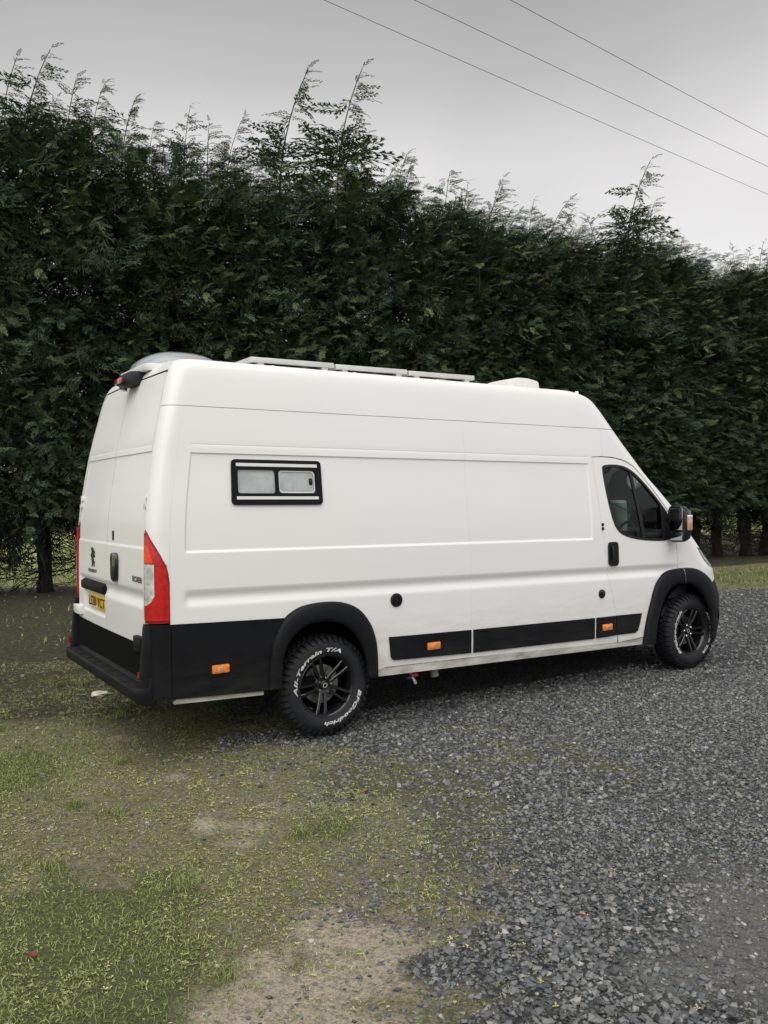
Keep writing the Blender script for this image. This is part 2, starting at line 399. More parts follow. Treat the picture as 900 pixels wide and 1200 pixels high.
# ================================================================ VAN
van = empty('camper_van', (-0.9327, 7.1110, 0), YAW)
tag(van, 'long white high-roof camper van with black cladding and chunky tyres, parked before the hedge', 'van')
def offn(v): return v
AR_O = [(-.527, .44), (-.52, .60), (-.507, .70), (-.482, .79), (-.44, .869), (-.382, .938), (-.31, .981), (-.246, 1.004), (-.146, 1.018), (-.046, 1.021), (.04, 1.016), (.118, .999), (.19, .967), (.242, .928), (.29, .873), (.327, .812), (.355, .73), (.369, .643), (.377, .44)]
AR_I = [(-.43, .44), (-.427, .60), (-.415, .66), (-.395, .72), (-.362, .77), (-.323, .808), (-.28, .84), (-.235, .862), (-.19, .876), (-.145, .882), (-.09, .884), (-.03, .878), (.03, .864), (.079, .843), (.135, .80), (.19, .74), (.24, .655), (.268, .561), (.28, .44)]
AF_O = [(3.309, .43), (3.32, .52), (3.341, .62), (3.375, .73), (3.418, .839), (3.45, .925), (3.50, 1.005), (3.592, 1.072), (3.68, 1.097), (3.778, 1.106), (3.88, 1.11), (3.979, 1.108), (4.05, 1.099), (4.116, 1.082), (4.22, 1.035), (4.299, .985), (4.36, .87), (4.38, .65), (4.38, .42)]
AF_I = [(3.45, .43), (3.455, .52), (3.47, .62), (3.495, .70), (3.535, .79), (3.575, .85), (3.62, .90), (3.67, .938), (3.73, .958), (3.803, .966), (3.88, .966), (3.96, .952), (4.03, .925), (4.10, .88), (4.17, .81), (4.22, .74), (4.255, .67), (4.28, .55), (4.285, .42)]
cutR = [(a[0]*.75+b[0]*.25, a[1]*.75+b[1]*.25) for a, b in zip(AR_O, AR_I)]
cutF = [(a[0]*.75+b[0]*.25, a[1]*.75+b[1]*.25) for a, b in zip(AF_O, AF_I)]
DOOR_REAR = [(2.985, .47), (2.95, .66), (2.928, .80), (2.885, .96), (2.852, 1.10), (2.825, 1.267), (2.80, 1.42), (2.769, 1.644), (2.748, 1.87), (2.732, 2.06), (2.723, 2.129)]
DOOR_TOP = [(2.80, 2.134), (2.869, 2.133), (2.95, 2.131), (3.026, 2.124), (3.10, 2.112), (3.163, 2.095), (3.262, 2.05), (3.359, 1.975), (3.45, 1.89), (3.526, 1.815), (3.62, 1.715), (3.70, 1.625), (3.77, 1.54), (3.80, 1.45), (3.782, 1.357)]
DOOR_FRONT = [(3.80, 1.22), (3.816, 1.112)]
DOOR = DOOR_REAR+DOOR_TOP+DOOR_FRONT+[(3.74, 1.07), (3.66, 1.05)]+[p for p in reversed(cutF[:8])]+[(3.33, .50), (3.2, .488), (3.03, .478)]
WINDOW = smooth_poly([(2.838, 2.035), (2.858, 2.06), (2.958, 2.069), (3.065, 2.066), (3.154, 2.05), (3.254, 2.008), (3.389, 1.91), (3.50, 1.81), (3.60, 1.715), (3.69, 1.615), (3.715, 1.53), (3.70, 1.40), (3.66, 1.372), (3.50, 1.372), (3.292, 1.385), (3.132, 1.411), (3.011, 1.452), (2.936, 1.537), (2.885, 1.712), (2.855, 1.88)], 1)
KIT = rrect(-.765, -.055, 1.72, 2.034, .03)
for side in (1, -1):
    fx = XS_SIDE
    rs = side_recess
    # rear flank, split by a real shut line at x = 1.275
    rearfl = [(-1.212, .90), (-.50, .90)]+[p for p in cutR if p[1] > .88 and p[0] < -.3]
    rear_poly = [(-1.213, .80), (-.43, .80)]+[p for p in cutR[4:]]+[(.34, .47), (.45, .495), (1.275, .495), (1.275, 2.385), (-1.213, 2.385)]
    panel('side_panel', van, rear_poly, map_side, M['paint'], holes=[KIT] if side == 1 else [], xs=fx, zs=ZS_SIDE, recess=rs, side=side, gap=.0004)
    front_poly = [(1.275, .495), (2.972, .476)]+DOOR_REAR[1:]+[(2.723, 2.134), (2.86, 2.140), (2.86, 2.385), (1.275, 2.385)]
    panel('side_panel', van, front_poly, map_side, M['paint'], xs=fx, zs=ZS_SIDE, recess=rs, side=side, gap=.0004)
    # windscreen pillar and cab header
    top = DOOR_TOP[1:-1]
    pil = [(2.86, 2.138)]+[(x+.004, z+.006) for x, z in top[1:]]+[(3.79, 1.452), (xb(1.452, .6), 1.452)]+[(xb(z, .6), z) for z in np.arange(1.5, 2.38, .05)]+[(xb(2.385, .6), 2.385), (2.86, 2.385)]
    panel('windscreen_pillar', van, pil, map_side, M['paint'], xs=np.arange(2.7, 4.3, .05), zs=np.arange(1.4, 2.4, .05), side=side, gap=.0015)
    # front door with the window opening
    dr = panel('front_door', van, DOOR, map_side, M['paint'], holes=[inset(WINDOW, .006)], xs=sorted(set(list(np.arange(2.75, 3.85, .05)))), zs=ZS_SIDE, recess=rs, side=side)
    seal = panel('window_seal', dr, WINDOW, map_side, M['rubber'], holes=[inset(dens(WINDOW), .022)], side=side, off=.003, gap=0, thick=.03, dm=.03)
    glassp = inset(dens(WINDOW), .018)
    bx0, bx1, bz0, bz1 = 3.205, 3.345, 2.05, 1.37
    def barx(z): return bx0+(bx1-bx0)*(bz0-z)/(bz0-bz1)
    G = np.array(glassp)
    left = [tuple(q) for q in G if q[0] < barx(q[1])-.005]; right = [tuple(q) for q in G if q[0] > barx(q[1])+.005]
    def order(P):
        c = np.mean(P, 0); return sorted(P, key=lambda q: math.atan2(q[1]-c[1], q[0]-c[0]))
    for pc in (left, right): panel('window_glass', dr, order(pc), map_side, M['glass'], side=side, off=-.012, gap=0, thick=.004, mind=.02)
    bz = np.linspace(bz0, bz1, 14)
    panel('window_bar', dr, [(barx(z)-.016, z) for z in bz]+[(barx(z)+.018, z) for z in bz[::-1]], map_side, M['rubber'], side=side, off=-.002, gap=0, thick=.02)
    # mirror sail
    panel('mirror_sail', dr, [(3.60, 1.40), (3.60, 1.56), (3.575, 1.745), (3.70, 1.60), (3.712, 1.50), (3.70, 1.40)], map_side, M['rubber'], side=side, off=.001, gap=0, thick=.02)
    panel('door_trim_panel', dr, [(2.962, .545), (2.94, .722), (3.285, .722)]+[(3.262, .63), (3.235, .565), (3.20, .547)], map_side, M['clad'], side=side, off=.011, gap=.002, thick=.012)
    # door handle: recessed grip in a black rounded plate
    hp = rrect(2.85, 2.978, 1.165, 1.378, .035)
    h = panel('door_handle', dr, hp, map_side, M['gloss'], side=side, off=.014, gap=0, thick=.018, dm=.02)
    mb = MB(); a = on_side(2.893, 1.20, .018, side); b = on_side(2.893, 1.345, .018, side); mb.tube([a, a.lerp(b, .3)-Vector((0, side*.012, 0)), a.lerp(b, .7)-Vector((0, side*.012, 0)), b], .011, 10)
    g = mb.build('grip', M['rubber'], h, smooth=True)
    # wing between door and nose
    fen = [(3.817, 1.112), (3.80, 1.22), (3.785, 1.357), (3.803, 1.448), (xb(1.448, .8), 1.448)]+[(xb(z, .8), z) for z in (1.42, 1.38, 1.33, 1.28)]+[(4.30, 1.275), (4.12, 1.295), (4.17, 1.23), (4.23, 1.165), (4.30, 1.115), (4.42, 1.085), (4.58, 1.07), (xb(1.07, .8), 1.065)]+[(xb(z, .8), z) for z in (1.03, 1.0, .975)]+[(4.45, .972), (4.335, .94), (4.25, .97), (4.16, 1.0), (4.08, 1.03), (3.97, 1.05), (3.85, 1.05), (3.82, 1.07)]
    panel('wing', van, fen, map_side, M['paint'], xs=np.arange(3.8, 4.8, .045), zs=np.arange(.95, 1.5, .04), recess=rs, side=side, gap=.0015)
    hl = [(4.125, 1.292), (4.17, 1.232), (4.23, 1.168), (4.30, 1.118), (4.42, 1.088), (4.58, 1.073), (xb(1.075, .8), 1.07), (xb(1.15, .8), 1.15), (xb(1.2, .8), 1.2), (xb(1.272, .8), 1.272), (4.30, 1.272)]
    L = panel('headlight', van, hl, map_side, M['glass'], xs=np.arange(4.1, 4.8, .04), zs=np.arange(1.05, 1.3, .04), side=side, gap=.003, off=.002, thick=.01)
    panel('reflector', L, hl, map_side, M['clear'], xs=np.arange(4.1, 4.8, .05), zs=np.arange(1.05, 1.3, .05), side=side, gap=.006, off=-.03, thick=.01)
    # rear corner pillar, with a cut for the lamp
    lamp = [(-1.404, .948), (-1.404, 1.556), (-1.392, 1.55), (-1.365, 1.525), (-1.335, 1.49), (-1.30, 1.445), (-1.265, 1.39), (-1.238, 1.33), (-1.222, 1.26), (-1.215, 1.18), (-1.213, .948)]
    lampc = [(x, z) for x, z in lamp]
    us = [-1.40, -1.385, -1.365, -1.345, -1.325, -1.305, -1.285, -1.265, -1.245, -1.235, -1.225]
    cor = [(-1.408, 1.56), (-1.392, 1.556), (-1.365, 1.531), (-1.335, 1.496), (-1.30, 1.451), (-1.265, 1.396), (-1.238, 1.336), (-1.222, 1.266), (-1.2135, 1.18), (-1.213, 1.25), (-1.2125, 2.385), (-1.408, 2.385)]
    cor = [(-1.408, 1.56), (-1.392, 1.556), (-1.365, 1.531), (-1.335, 1.496), (-1.30, 1.451), (-1.265, 1.396), (-1.238, 1.336), (-1.2205, 1.266), (-1.213, 1.20), (-1.2125, 2.385), (-1.408, 2.385)]
    panel('rear_pillar', van, cor, map_side, M['paint'], xs=us, zs=np.arange(1.5, 2.4, .05), side=side, gap=.0004, mind=.006)
    tl = panel('tail_lamp', van, lamp, map_side, M['reddark'], xs=us, zs=np.arange(.95, 1.55, .03), side=side, gap=.001, off=.004, thick=.03, mind=.006)
    panel('red_lens', tl, [(-1.396, .968), (-1.396, 1.535), (-1.365, 1.51), (-1.33, 1.468), (-1.295, 1.418), (-1.26, 1.36), (-1.236, 1.29), (-1.226, 1.18), (-1.225, .968)], map_side, M['redlens'], xs=us, zs=np.arange(.95, 1.55, .03), side=side, gap=0, off=.012, thick=.012, mind=.006,
          holes=[[(-1.391, 1.06), (-1.391, 1.46), (-1.352, 1.46), (-1.308, 1.35), (-1.302, 1.13), (-1.33, 1.085)]])
    panel('clear_lens', tl, [(-1.391, 1.06), (-1.391, 1.335), (-1.305, 1.335), (-1.302, 1.13), (-1.325, 1.09), (-1.36, 1.067)], map_side, M['clear'], xs=us, zs=np.arange(1.05, 1.4, .03), side=side, gap=.001, off=.013, thick=.012, mind=.006)
    panel('brake_lens', tl, [(-1.391, 1.338), (-1.391, 1.46), (-1.352, 1.46), (-1.308, 1.34)], map_side, M['redhot'], xs=us, zs=np.arange(1.3, 1.5, .03), side=side, gap=.001, off=.0125, thick=.012, mind=.006)
    panel('lamp_rib', tl, [(-1.298, 1.322), (-1.298, 1.329), (-1.236, 1.329), (-1.232, 1.322)], map_side, M['reddark'], side=side, gap=0, off=.0135, thick=.004)
    # black lower cladding behind the rear arch, wrapping the corner, with the marker lamp
    lowc = [(-1.213, .447), (-.47, .43)]+[(x-.0, z) for x, z in cutR[:6]]+[(-.40, .927), (-1.213, .940)]
    panel('lower_cladding', van, lowc, map_side, M['clad'], xs=np.arange(-1.2, -.4, .08), zs=np.arange(.5, .93, .08), side=side, gap=.001, off=.012, thick=.02)
    bend = [(-1.408, .45), (-1.216, .447), (-1.216, .940), (-1.36, .943), (-1.405, .943)]
    panel('corner_cladding', van, bend, map_side, M['clad'], xs=us, zs=np.arange(.5, .93, .06), side=side, gap=.001, off=.018, thick=.025, mind=.006)
    panel('under_strip', van, [(-1.19, .405), (-.55, .395), (-.55, .422), (-1.17, .438), (-1.20, .42)], map_side, M['sill'], side=side, gap=0, off=-.01, thick=.02)
    # strips between the arches
    panel('side_trim_panel', van, [(.512, .547), (.494, .57), (.478, .722), (1.268, .718), (1.268, .532), (.535, .542)], map_side, M['clad'], side=side, off=.012, gap=.001, thick=.014)
    panel('side_trim_panel', van, [(1.292, .532), (1.292, .718), (2.668, .718), (2.668, .535)], map_side, M['clad'], side=side, off=.012, gap=.001, thick=.014)
    panel('side_trim_panel', van, [(2.692, .535), (2.692, .718), (2.928, .720), (2.955, .545)], map_side, M['clad'], side=side, off=.012, gap=.001, thick=.014)
    # sill under the strips
    sl = panel('sill', van, [(.30, .428), (.32, .492), (1.7, .4935), (2.97, .474), (3.2, .484), (3.33, .496), (3.36, .43)], map_side, M['sill'], xs=np.arange(.3, 3.4, .1), zs=[.44, .455, .47], side=side, gap=.0015, off=-.002, thick=.05)
    # wheel arch flares
    for O_, I_ in ((AR_O, AR_I), (AF_O, AF_I)):
        O2 = np.array(smooth_poly(O_, 1, False)); I2 = np.array(smooth_poly(I_, 1, False)); rows = []
        prof = [(0., -.006), (.0, .012), (.06, .030), (.16, .040), (.45, .047), (.8, .050), (.94, .046), (1.0, .036), (1.0, .026), (1.01, .016)]
        for t, o in prof:
            q = O2*(1-t)+I2*t; p = map_side(q[:, 0], q[:, 1]); nn = np.zeros_like(p); nn[:, 1] = -1
            eps = 1e-3; n_ = np.cross(map_side(q[:, 0]+eps, q[:, 1])-map_side(q[:, 0]-eps, q[:, 1]), map_side(q[:, 0], q[:, 1]+eps)-map_side(q[:, 0], q[:, 1]-eps)); n_ /= np.linalg.norm(n_, axis=1, keepdims=True)
            n_[:, 2] *= .3
            rows.append(warp(p+n_*o))
        R_ = np.array(rows); R_[:, :, 1] *= side; m_, n_ = R_.shape[:2]
        mb = MB().add(R_.reshape(-1, 3), [(i*n_+j, i*n_+j+1, (i+1)*n_+j+1, (i+1)*n_+j) for i in range(m_-1) for j in range(n_-1)])
        fl = mb.build('wheel_arch_trim', M['clad'], van, smooth=True, angle=50)
        if O_ is AF_O:   # the pale joint line across the front flare
            i = 20; ln = MB().tube([tuple(R_[1:7, i+0][k]+np.array([0, -side*.001, 0])) for k in range(6)], .003, 6).build('joint_line', M['steel'], fl)
    # dark liners inside the arches
    for cx, r in ((0.0, .475), (4.03, .46)):
        th = np.linspace(.12, PI-.12, 25); V = []; F = []
        for t in th:
            V += [(cx-.05*(cx < 1)+r*math.cos(t), -side*.985, .40+r*math.sin(t)), (cx-.05*(cx < 1)+r*math.cos(t), -side*.55, .40+r*math.sin(t))]
        F = [(2*i, 2*i+1, 2*i+3, 2*i+2) for i in range(len(th)-1)]+[tuple(range(1, 2*len(th), 2))]
        MB().add(V, F).build('wheel_arch_liner', M['dark'], van)
    # small fittings
    def disc(x, z, r, d, mt, name, par, ring=None):
        p = on_side(x, z, 0, side); o = MB().lathe([(0, -side*(d)), (r*.7, -side*d), (r, -side*d*.7), (r, side*.01)], 28, 'Y', p).build(name, mt, par, smooth=True)
        return o
    if side == 1:
        fc = disc(2.763, .925, .040, .012, M['gloss'], 'fuel_cap', van)
        p = on_side(2.763, .925, .013); MB().box(p.x-.006, p.x+.006, p.y-.004, p.y+.001, p.z-.02, p.z+.02).build('cap_ridge', M['rubber'], fc)
        oc = disc(.55, .997, .052, .014, M['rubber'], 'water_inlet', van)
        p = on_side(.55, .997, .0145)
        for k in range(3):
            MB().lathe([(.012+.012*k, -.0), (.012+.012*k, -.004), (.017+.012*k, -.004), (.017+.012*k, 0)], 24, 'Y', p).build('inlet_ring', M['gloss'], oc, smooth=True)
        for dz in (-.018, .018): disc(2.793, 1.516+dz, .014, .012, M['rubber'], 'door_stop', van)
    # orange marker lamps
    for x, z, in ((-.876, .617), (.89, .622), (2.822, .626)):
        p = on_side(x, z, .012, side, False)
        bz_ = MB().box(p.x-.062, p.x+.062, p.y-side*.012, p.y+side*.006, p.z-.029, p.z+.029).build('marker_lamp', M['orange'], van, bevel=.008)
        MB().box(p.x-.030, p.x+.012, p.y-side*.016, p.y-side*.008, p.z-.016, p.z+.016).build('lamp_chip', M['amber'], bz_, bevel=.003)
    # door mirror
    my = side
    arm = MB()
    def Q(x, y, z): return (x, -my*y, float(z-kz(z)*(x+1.1)))
    hz = [(1.052, 1.40), (1.06, 1.375), (1.10, 1.358), (1.20, 1.365), (1.235, 1.39), (1.248, 1.45), (1.25, 1.60), (1.240, 1.655), (1.20, 1.69), (1.12, 1.702), (1.07, 1.69), (1.052, 1.65)]
    V = []; F = []; n = len(hz); yc_, zc0 = 1.15, 1.53
    for x, sc_ in ((3.632, .97), (3.645, 1.0), (3.70, 1.0), (3.735, .93), (3.758, .78), (3.768, .5)):
        for y, z in hz: V.append(Q(x, yc_+(y-yc_)*sc_, zc0+(z-zc0)*sc_))
    for i in range(5):
        for j in range(n): F.append((i*n+j, i*n+(j+1) % n, (i+1)*n+(j+1) % n, (i+1)*n+j))
    F += [tuple(range(n)), tuple(range(5*n, 6*n))]
    dm_ = MB().add(V, F).build('door_mirror', M['gloss'], van, bevel=.006, angle=30)
    def slab(name, y0, y1, z0, z1, x0, x1, mt, bv=.006):
        A = Q(x0, y0, z0); B = Q(x1, y1, z1); return MB().box(min(A[0], B[0]), max(A[0], B[0]), min(A[1], B[1]), max(A[1], B[1]), A[2], B[2]).build(name, mt, dm_, bevel=bv)
    slab('mirror_glass', 1.07, 1.225, 1.475, 1.675, 3.627, 3.634, M['mirror'])
    slab('lower_mirror_glass', 1.075, 1.22, 1.38, 1.455, 3.628, 3.634, M['mirror'])
    slab('mirror_indicator', 1.240, 1.260, 1.47, 1.59, 3.665, 3.735, M['amber'], .010)
    slab('indicator_cap', 1.236, 1.263, 1.585, 1.612, 3.667, 3.733, M['strip'], .008)
    slab('mirror_arm', 1.00, 1.058, 1.40, 1.50, 3.66, 3.75, M['rubber'], .01)
    slab('mirror_arm', 1.00, 1.058, 1.56, 1.62, 3.66, 3.73, M['rubber'], .01)

# --- nose (only a sliver is seen)
fx_ = np.linspace(-TB, TB, 21)
panel('bonnet', van, [(-TB, 1.282), (TB, 1.282), (TB, 1.448), (-TB, 1.448)], map_front, M['paint'], xs=fx_, zs=[1.30, 1.33, 1.36, 1.39, 1.42], gap=.001)
panel('front_panel', van, [(-TB, 1.07), (-TB+.06, 1.07), (-.45, 1.27), (.45, 1.27), (TB-.06, 1.07), (TB, 1.07), (TB, .978), (-TB, .978)], map_front, M['paint'], xs=fx_, zs=[1.0, 1.03, 1.06, 1.1, 1.14, 1.18, 1.22], gap=.001)
for s in (1, -1): panel('headlight', van, [(s*TB, 1.075), (s*(TB-.05), 1.078), (s*.47, 1.268), (s*TB, 1.270)], map_front, M['clear'], xs=fx_, zs=[1.1, 1.14, 1.18, 1.22], gap=.003)
panel('front_bumper', van, [(-TB, .33), (TB, .33), (TB, .974), (-TB, .974)], map_front, M['clad'], xs=fx_, zs=np.arange(.36, .97, .06), gap=.001)
for s in (1, -1):
    fb = [(4.26, .35), (xb(.35), .345), (xb(.4), .4)]+[(xb(z), z) for z in np.arange(.45, .97, .05)]+[(xb(.968), .968), (4.46, .967), (4.335, .937), (4.36, .85)]+[(4.37, .7), (4.37, .5)]
    fb = [(4.42, .35), (xb(.35), .345)]+[(xb(z), z) for z in np.arange(.4, .97, .05)]+[(xb(.968), .968), (4.46, .967), (4.345, .945), (4.378, .86), (4.39, .7), (4.39, .5), (4.38, .36)]
    panel('bumper_corner', van, fb, map_side, M['clad'], xs=np.arange(4.2, 4.9, .05), zs=np.arange(.36, .97, .06), side=s, gap=.0, off=0., thick=.03)
for k, z in enumerate((.86, .92, 1.02)):
    panel('grille_bar', van, [(-.45, z), (.45, z), (.45, z+.03), (-.45, z+.03)], map_front, M['gloss'], xs=fx_, zs=[], gap=0, off=.012, thick=.012)
TW = (1-.6**2)**(1/QQ)
wsx = np.linspace(-TW, TW, 25)
panel('windscreen', van, [(-TW, 1.452), (TW, 1.452), (TW, 2.12), (-TW, 2.12)], map_front, M['glass'], xs=wsx, zs=np.arange(1.5, 2.1, .08), gap=.004, off=-.004, thick=.005)
panel('cab_header', van, [(-TW, 2.12), (TW, 2.12), (TW, 2.385), (-TW, 2.385)], map_front, M['paint'], xs=wsx, zs=[2.15, 2.2, 2.26, 2.32], gap=.001)
# --- roof: ring above the roof seam plus crown
zr = [2.388, 2.42, 2.46, 2.50, 2.54, 2.58, 2.612, 2.632, 2.645, 2.66, 2.675, 2.69, 2.70, 2.708, 2.715, 2.720, 2.7235, 2.725]
def outline(z):
    P = []
    sh = float(XR(z)-XR(1.0)); w = float(W0(z))
    for t in np.linspace(0, 1, 9)[:-1]: q = map_rear(np.array([t]), np.array([z]))[0]; P.append((q[0]+.0, q[1]))
    for a in np.linspace(PI/2, 0, 9)[:-1]: P.append((UC+sh-RC*math.sin(a)**.78, -(w-RC+RC*max(0, math.cos(a))**.78)))
    x0 = UC+sh; x1 = float(FC(z)-CC(z))
    for x in np.linspace(x0, x1, 41)[:-1]: P.append((x, -w))
    for a in np.linspace(0, PI/2, 25):
        u = math.sin(a); t = max(0, 1-u**PP)**(1/QQ); P.append((x1+float(CC(z))*u, -t*w))
    return P
ref = outline(2.725); NP_ = len(ref)
for i in range(NP_): pass
V = []; F = []; flat = 8; rows = [[(x, y, z) for x, y in outline(z)] for z in zr]
cxr = 1.0
for s in (.985, .94, .86, .72, .5, .25, 0.0):
    rows.append([(cxr+(x-cxr)*(1-(1-s)*(.35 if True else 1)) if False else x*(s**.25 if s else 0)+(1-(s**.25 if s else 0))*x, y*s, 2.725+.034*(1-s*s)*(1-.6*max(0, (x-2.2)/.8)**2 if x > 2.2 else 1)) for x, y in ref])
nr = len(rows)
for sgn in (1, -1):
    o = len(V); V += [tuple(q) for r in rows for q in warp(np.array(r)*np.array([1, sgn, 1]))]
    for i in range(nr-1):
        for j in range(NP_-1):
            if j < flat and zr[min(i+1, len(zr)-1)] < 2.655 and i < len(zr)-1: continue
            F.append((o+i*NP_+j, o+i*NP_+j+1, o+(i+1)*NP_+j+1, o+(i+1)*NP_+j))
mb = MB().add(V, F); me = bpy.data.meshes.new('roof'); me.from_pydata(mb.v, [], mb.f)
bm = bmesh.new(); bm.from_mesh(me); bmesh.ops.remove_doubles(bm, verts=bm.verts, dist=.0004); bmesh.ops.recalc_face_normals(bm, faces=bm.faces)
for f in bm.faces: f.smooth = True
bm.to_mesh(me); bm.free(); roof = link('roof', me, M['paint'], van)
# rear roof lip shadow gap is the real gap between roof ring and doors
# --- rear doors
def rear_recess(t, z):
    y = t*.9
    d = .010*sst(2.060, 2.068, z)*0
    d = d+.012*(1-sst(2.098, 2.104, z))*0
    d = .009*(sst(1.425, 1.45, z))*(1-sst(2.075, 2.083, z))+.004*(sst(2.120, 2.124, z)*(1-sst(2.127, 2.134, z)))
    d = d+.020*(1-sst(1.11, 1.17, z))*sst(1.03, 1.10, z)*(sst(-.97, -.94, t)*(1-sst(.94, .97, t)))
    # plate recess on the left door
    pr = sst(-.80, -.78, t)*(1-sst(-.06, -.04, t))*sst(.868, .888, z)*(1-sst(1.095, 1.115, z))
    d = d*(1-pr)+.026*pr
    return d
RZ = [.78, .83, .867, .878, .889, .93, .98, 1.02, 1.05, 1.075, 1.094, 1.104, 1.115, 1.14, 1.17, 1.22, 1.30, 1.38, 1.424, 1.437, 1.45, 1.52, 1.6, 1.7, 1.8, 1.9, 2.0, 2.06, 2.074, 2.0785, 2.084, 2.11, 2.12, 2.1235, 2.1275, 2.134, 2.2, 2.3, 2.4, 2.5, 2.58]
for s in (-1, 1):
    ed = .992
    P = [(s*.004, .755), (s*ed, .765)]+[(s*ed, z) for z in np.arange(.85, 2.6, .1)]+[(s*(ed-.004), 2.622), (s*(ed-.03), 2.634), (s*.004, 2.636)]
    xs_ = sorted([s*q for q in (.04, .06, .10, .2, .3, .4, .5, .6, .7, .78, .80, .86, .94, .957, .972)])
    if s < 0: xs_ = sorted([-.97, -.955, -.94, -.88, -.80, -.79, -.78, -.7, -.6, -.5, -.4, -.3, -.2, -.12, -.06, -.05, -.04, -.02])
    d = panel('rear_door', van, P, map_rear, M['paint'], xs=xs_, zs=RZ, recess=rear_recess, gap=.0025, mind=.006, thick=.03)
    if s > 0: rdR = d
    else: rdL = d
def rpt(y, z, off=0.):
    q = map_rear(np.array([-y/(W0(z)-RC)]), np.array([z]))[0]; r = rear_recess(np.array([-y/(W0(z)-RC)]), np.array([z]))[0]; q[0] -= off-r
    return Vector(warp(q))
p = rpt(-.26, 1.28)
hd = MB().prism(rrect(-.335, -.185, 1.175, 1.385, .05), p.x-.022, p.x+.01, 'YZ').build('door_handle', M['gloss'], rdR, bevel=.008)
MB().prism(rrect(-.31, -.21, 1.20, 1.29, .02), p.x-.028, p.x-.018, 'YZ').build('grip', M['rubber'], hd, bevel=.004)
p = rpt(-.165, 1.50); MB().box(p.x-.008, p.x+.01, p.y-.014, p.y+.014, p.z-.035, p.z+.035).build('lock_cover', M['rubber'], rdR, bevel=.004)
# hinges
for y, z, w, h, mt, dd in ((-.885, 1.775, .035, .035, 'paint', rdR), (-.885, 1.71, .03, .03, 'alu', rdR), (-.83, .80, .16, .10, 'clad', rdR), (.885, 1.775, .03, .035, 'paint', rdL), (.885, 1.71, .03, .03, 'alu', rdL), (.87, .86, .20, .075, 'paint', rdL)):
    yy = min(abs(y), float(W0(z))-RC-.02)*(1 if y > 0 else -1)
    p = rpt(yy, z); MB().box(p.x-(.035 if z < 1 else .018), p.x+.01, p.y-w/2, p.y+w/2, p.z-h/2, p.z+h/2).build('hinge', M[mt], dd, bevel=.008)
    MB().tube([(p.x-.018, p.y-w*.32, p.z-h*.55), (p.x-.018, p.y-w*.32, p.z+h*.55)], .007, 10).build('hinge_pin', M[mt], dd, smooth=True) if abs(z-1.7) < .09 else None

def text_mesh(s, size, extrude=.001, shear=0., bold=0., spacing=1.0, res=3):
    cu = bpy.data.curves.new('t', 'FONT'); cu.body = s; cu.size = size; cu.extrude = extrude; cu.shear = shear; cu.offset = bold
    cu.space_character = spacing; cu.resolution_u = res; cu.align_x = 'CENTER'
    o = bpy.data.objects.new('t', cu); C.objects.link(o); dg = bpy.context.evaluated_depsgraph_get()
    me = bpy.data.meshes.new_from_object(o.evaluated_get(dg)); bpy.data.objects.remove(o); me.materials.clear()
    return me
def rear_text(name, s, size, y, z, width, height, parent, mt, off=.002, shear=0., bold=0.):
    me = text_mesh(s, size, .0008, shear, bold); co = np.array([v.co[:] for v in me.vertices]); mn, mxx = co.min(0), co.max(0)
    co = (co-(mn+mxx)/2)/(mxx-mn)*np.array([width, height, .0016]); p = rpt(y, z)
    for v, c in zip(me.vertices, co): v.co = (p.x-off-c[2], p.y-c[0], p.z+c[1])
    return link(name, me, mt, parent)
# number plate, its lamp bar and badge
yc, zc_ = .355, .965
p = rpt(yc, zc_)
pl = MB().prism(rrect(yc-.26, yc+.26, p.z-.056, p.z+.056, .012), p.x-.010, p.x, 'YZ').build('number_plate', M['plate'], rdL, bevel=.002)
rear_text('plate_lettering', 'LS20 YCT', .08, yc, zc_, .475, .076, pl, M['ink'], off=.012, bold=.0003)
p = rpt(.39, 1.09)
lb = MB().prism([(-.03+p.x, p.z-.045), (-.045+p.x, p.z-.03), (-.045+p.x, p.z+.02), (-.01+p.x, p.z+.04), (.03+p.x, p.z+.04), (.03+p.x, p.z-.045)], .07, .72).build('plate_lamp_bar', M['clad'], rdL, bevel=.006)
# rampant beast emblem: head, arched body, raised forelegs, tail and hind legs
EM = [(.10, .98), (.34, 1.0), (.45, .93), (.60, .92), (.52, .84), (.42, .80), (.66, .76), (.78, .84), (.86, .78), (.70, .66), (.50, .66), (.74, .58), (.86, .62), (.84, .50), (.56, .50), (.46, .44), (.60, .34), (.80, .26), (.72, .12), (.88, .02), (.62, .02), (.60, .18), (.40, .26), (.36, .12), (.26, 0), (.06, .0), (.20, .08), (.22, .30), (.14, .40), (.18, .55), (.04, .48), (.0, .60), (.10, .68), (.08, .56), (.20, .68), (.22, .80), (.12, .86)]
p = rpt(.385, 1.315)
MB().prism([(p.y+.055-.13*a*1.0, p.z-.075+.15*b) for a, b in EM], p.x-.007, p.x+.002, 'YZ').build('emblem', M['steel' if False else 'ink'], rdL)
rear_text('badge_lettering', 'PEUGEOT', .05, .40, 1.208, .26, .026, rdL, M['ink'], off=.003, bold=.0006)
rear_text('badge_lettering', 'BOXER', .05, -.765, 1.222, .21, .040, rdR, M['ink'], off=.003, bold=.0003)
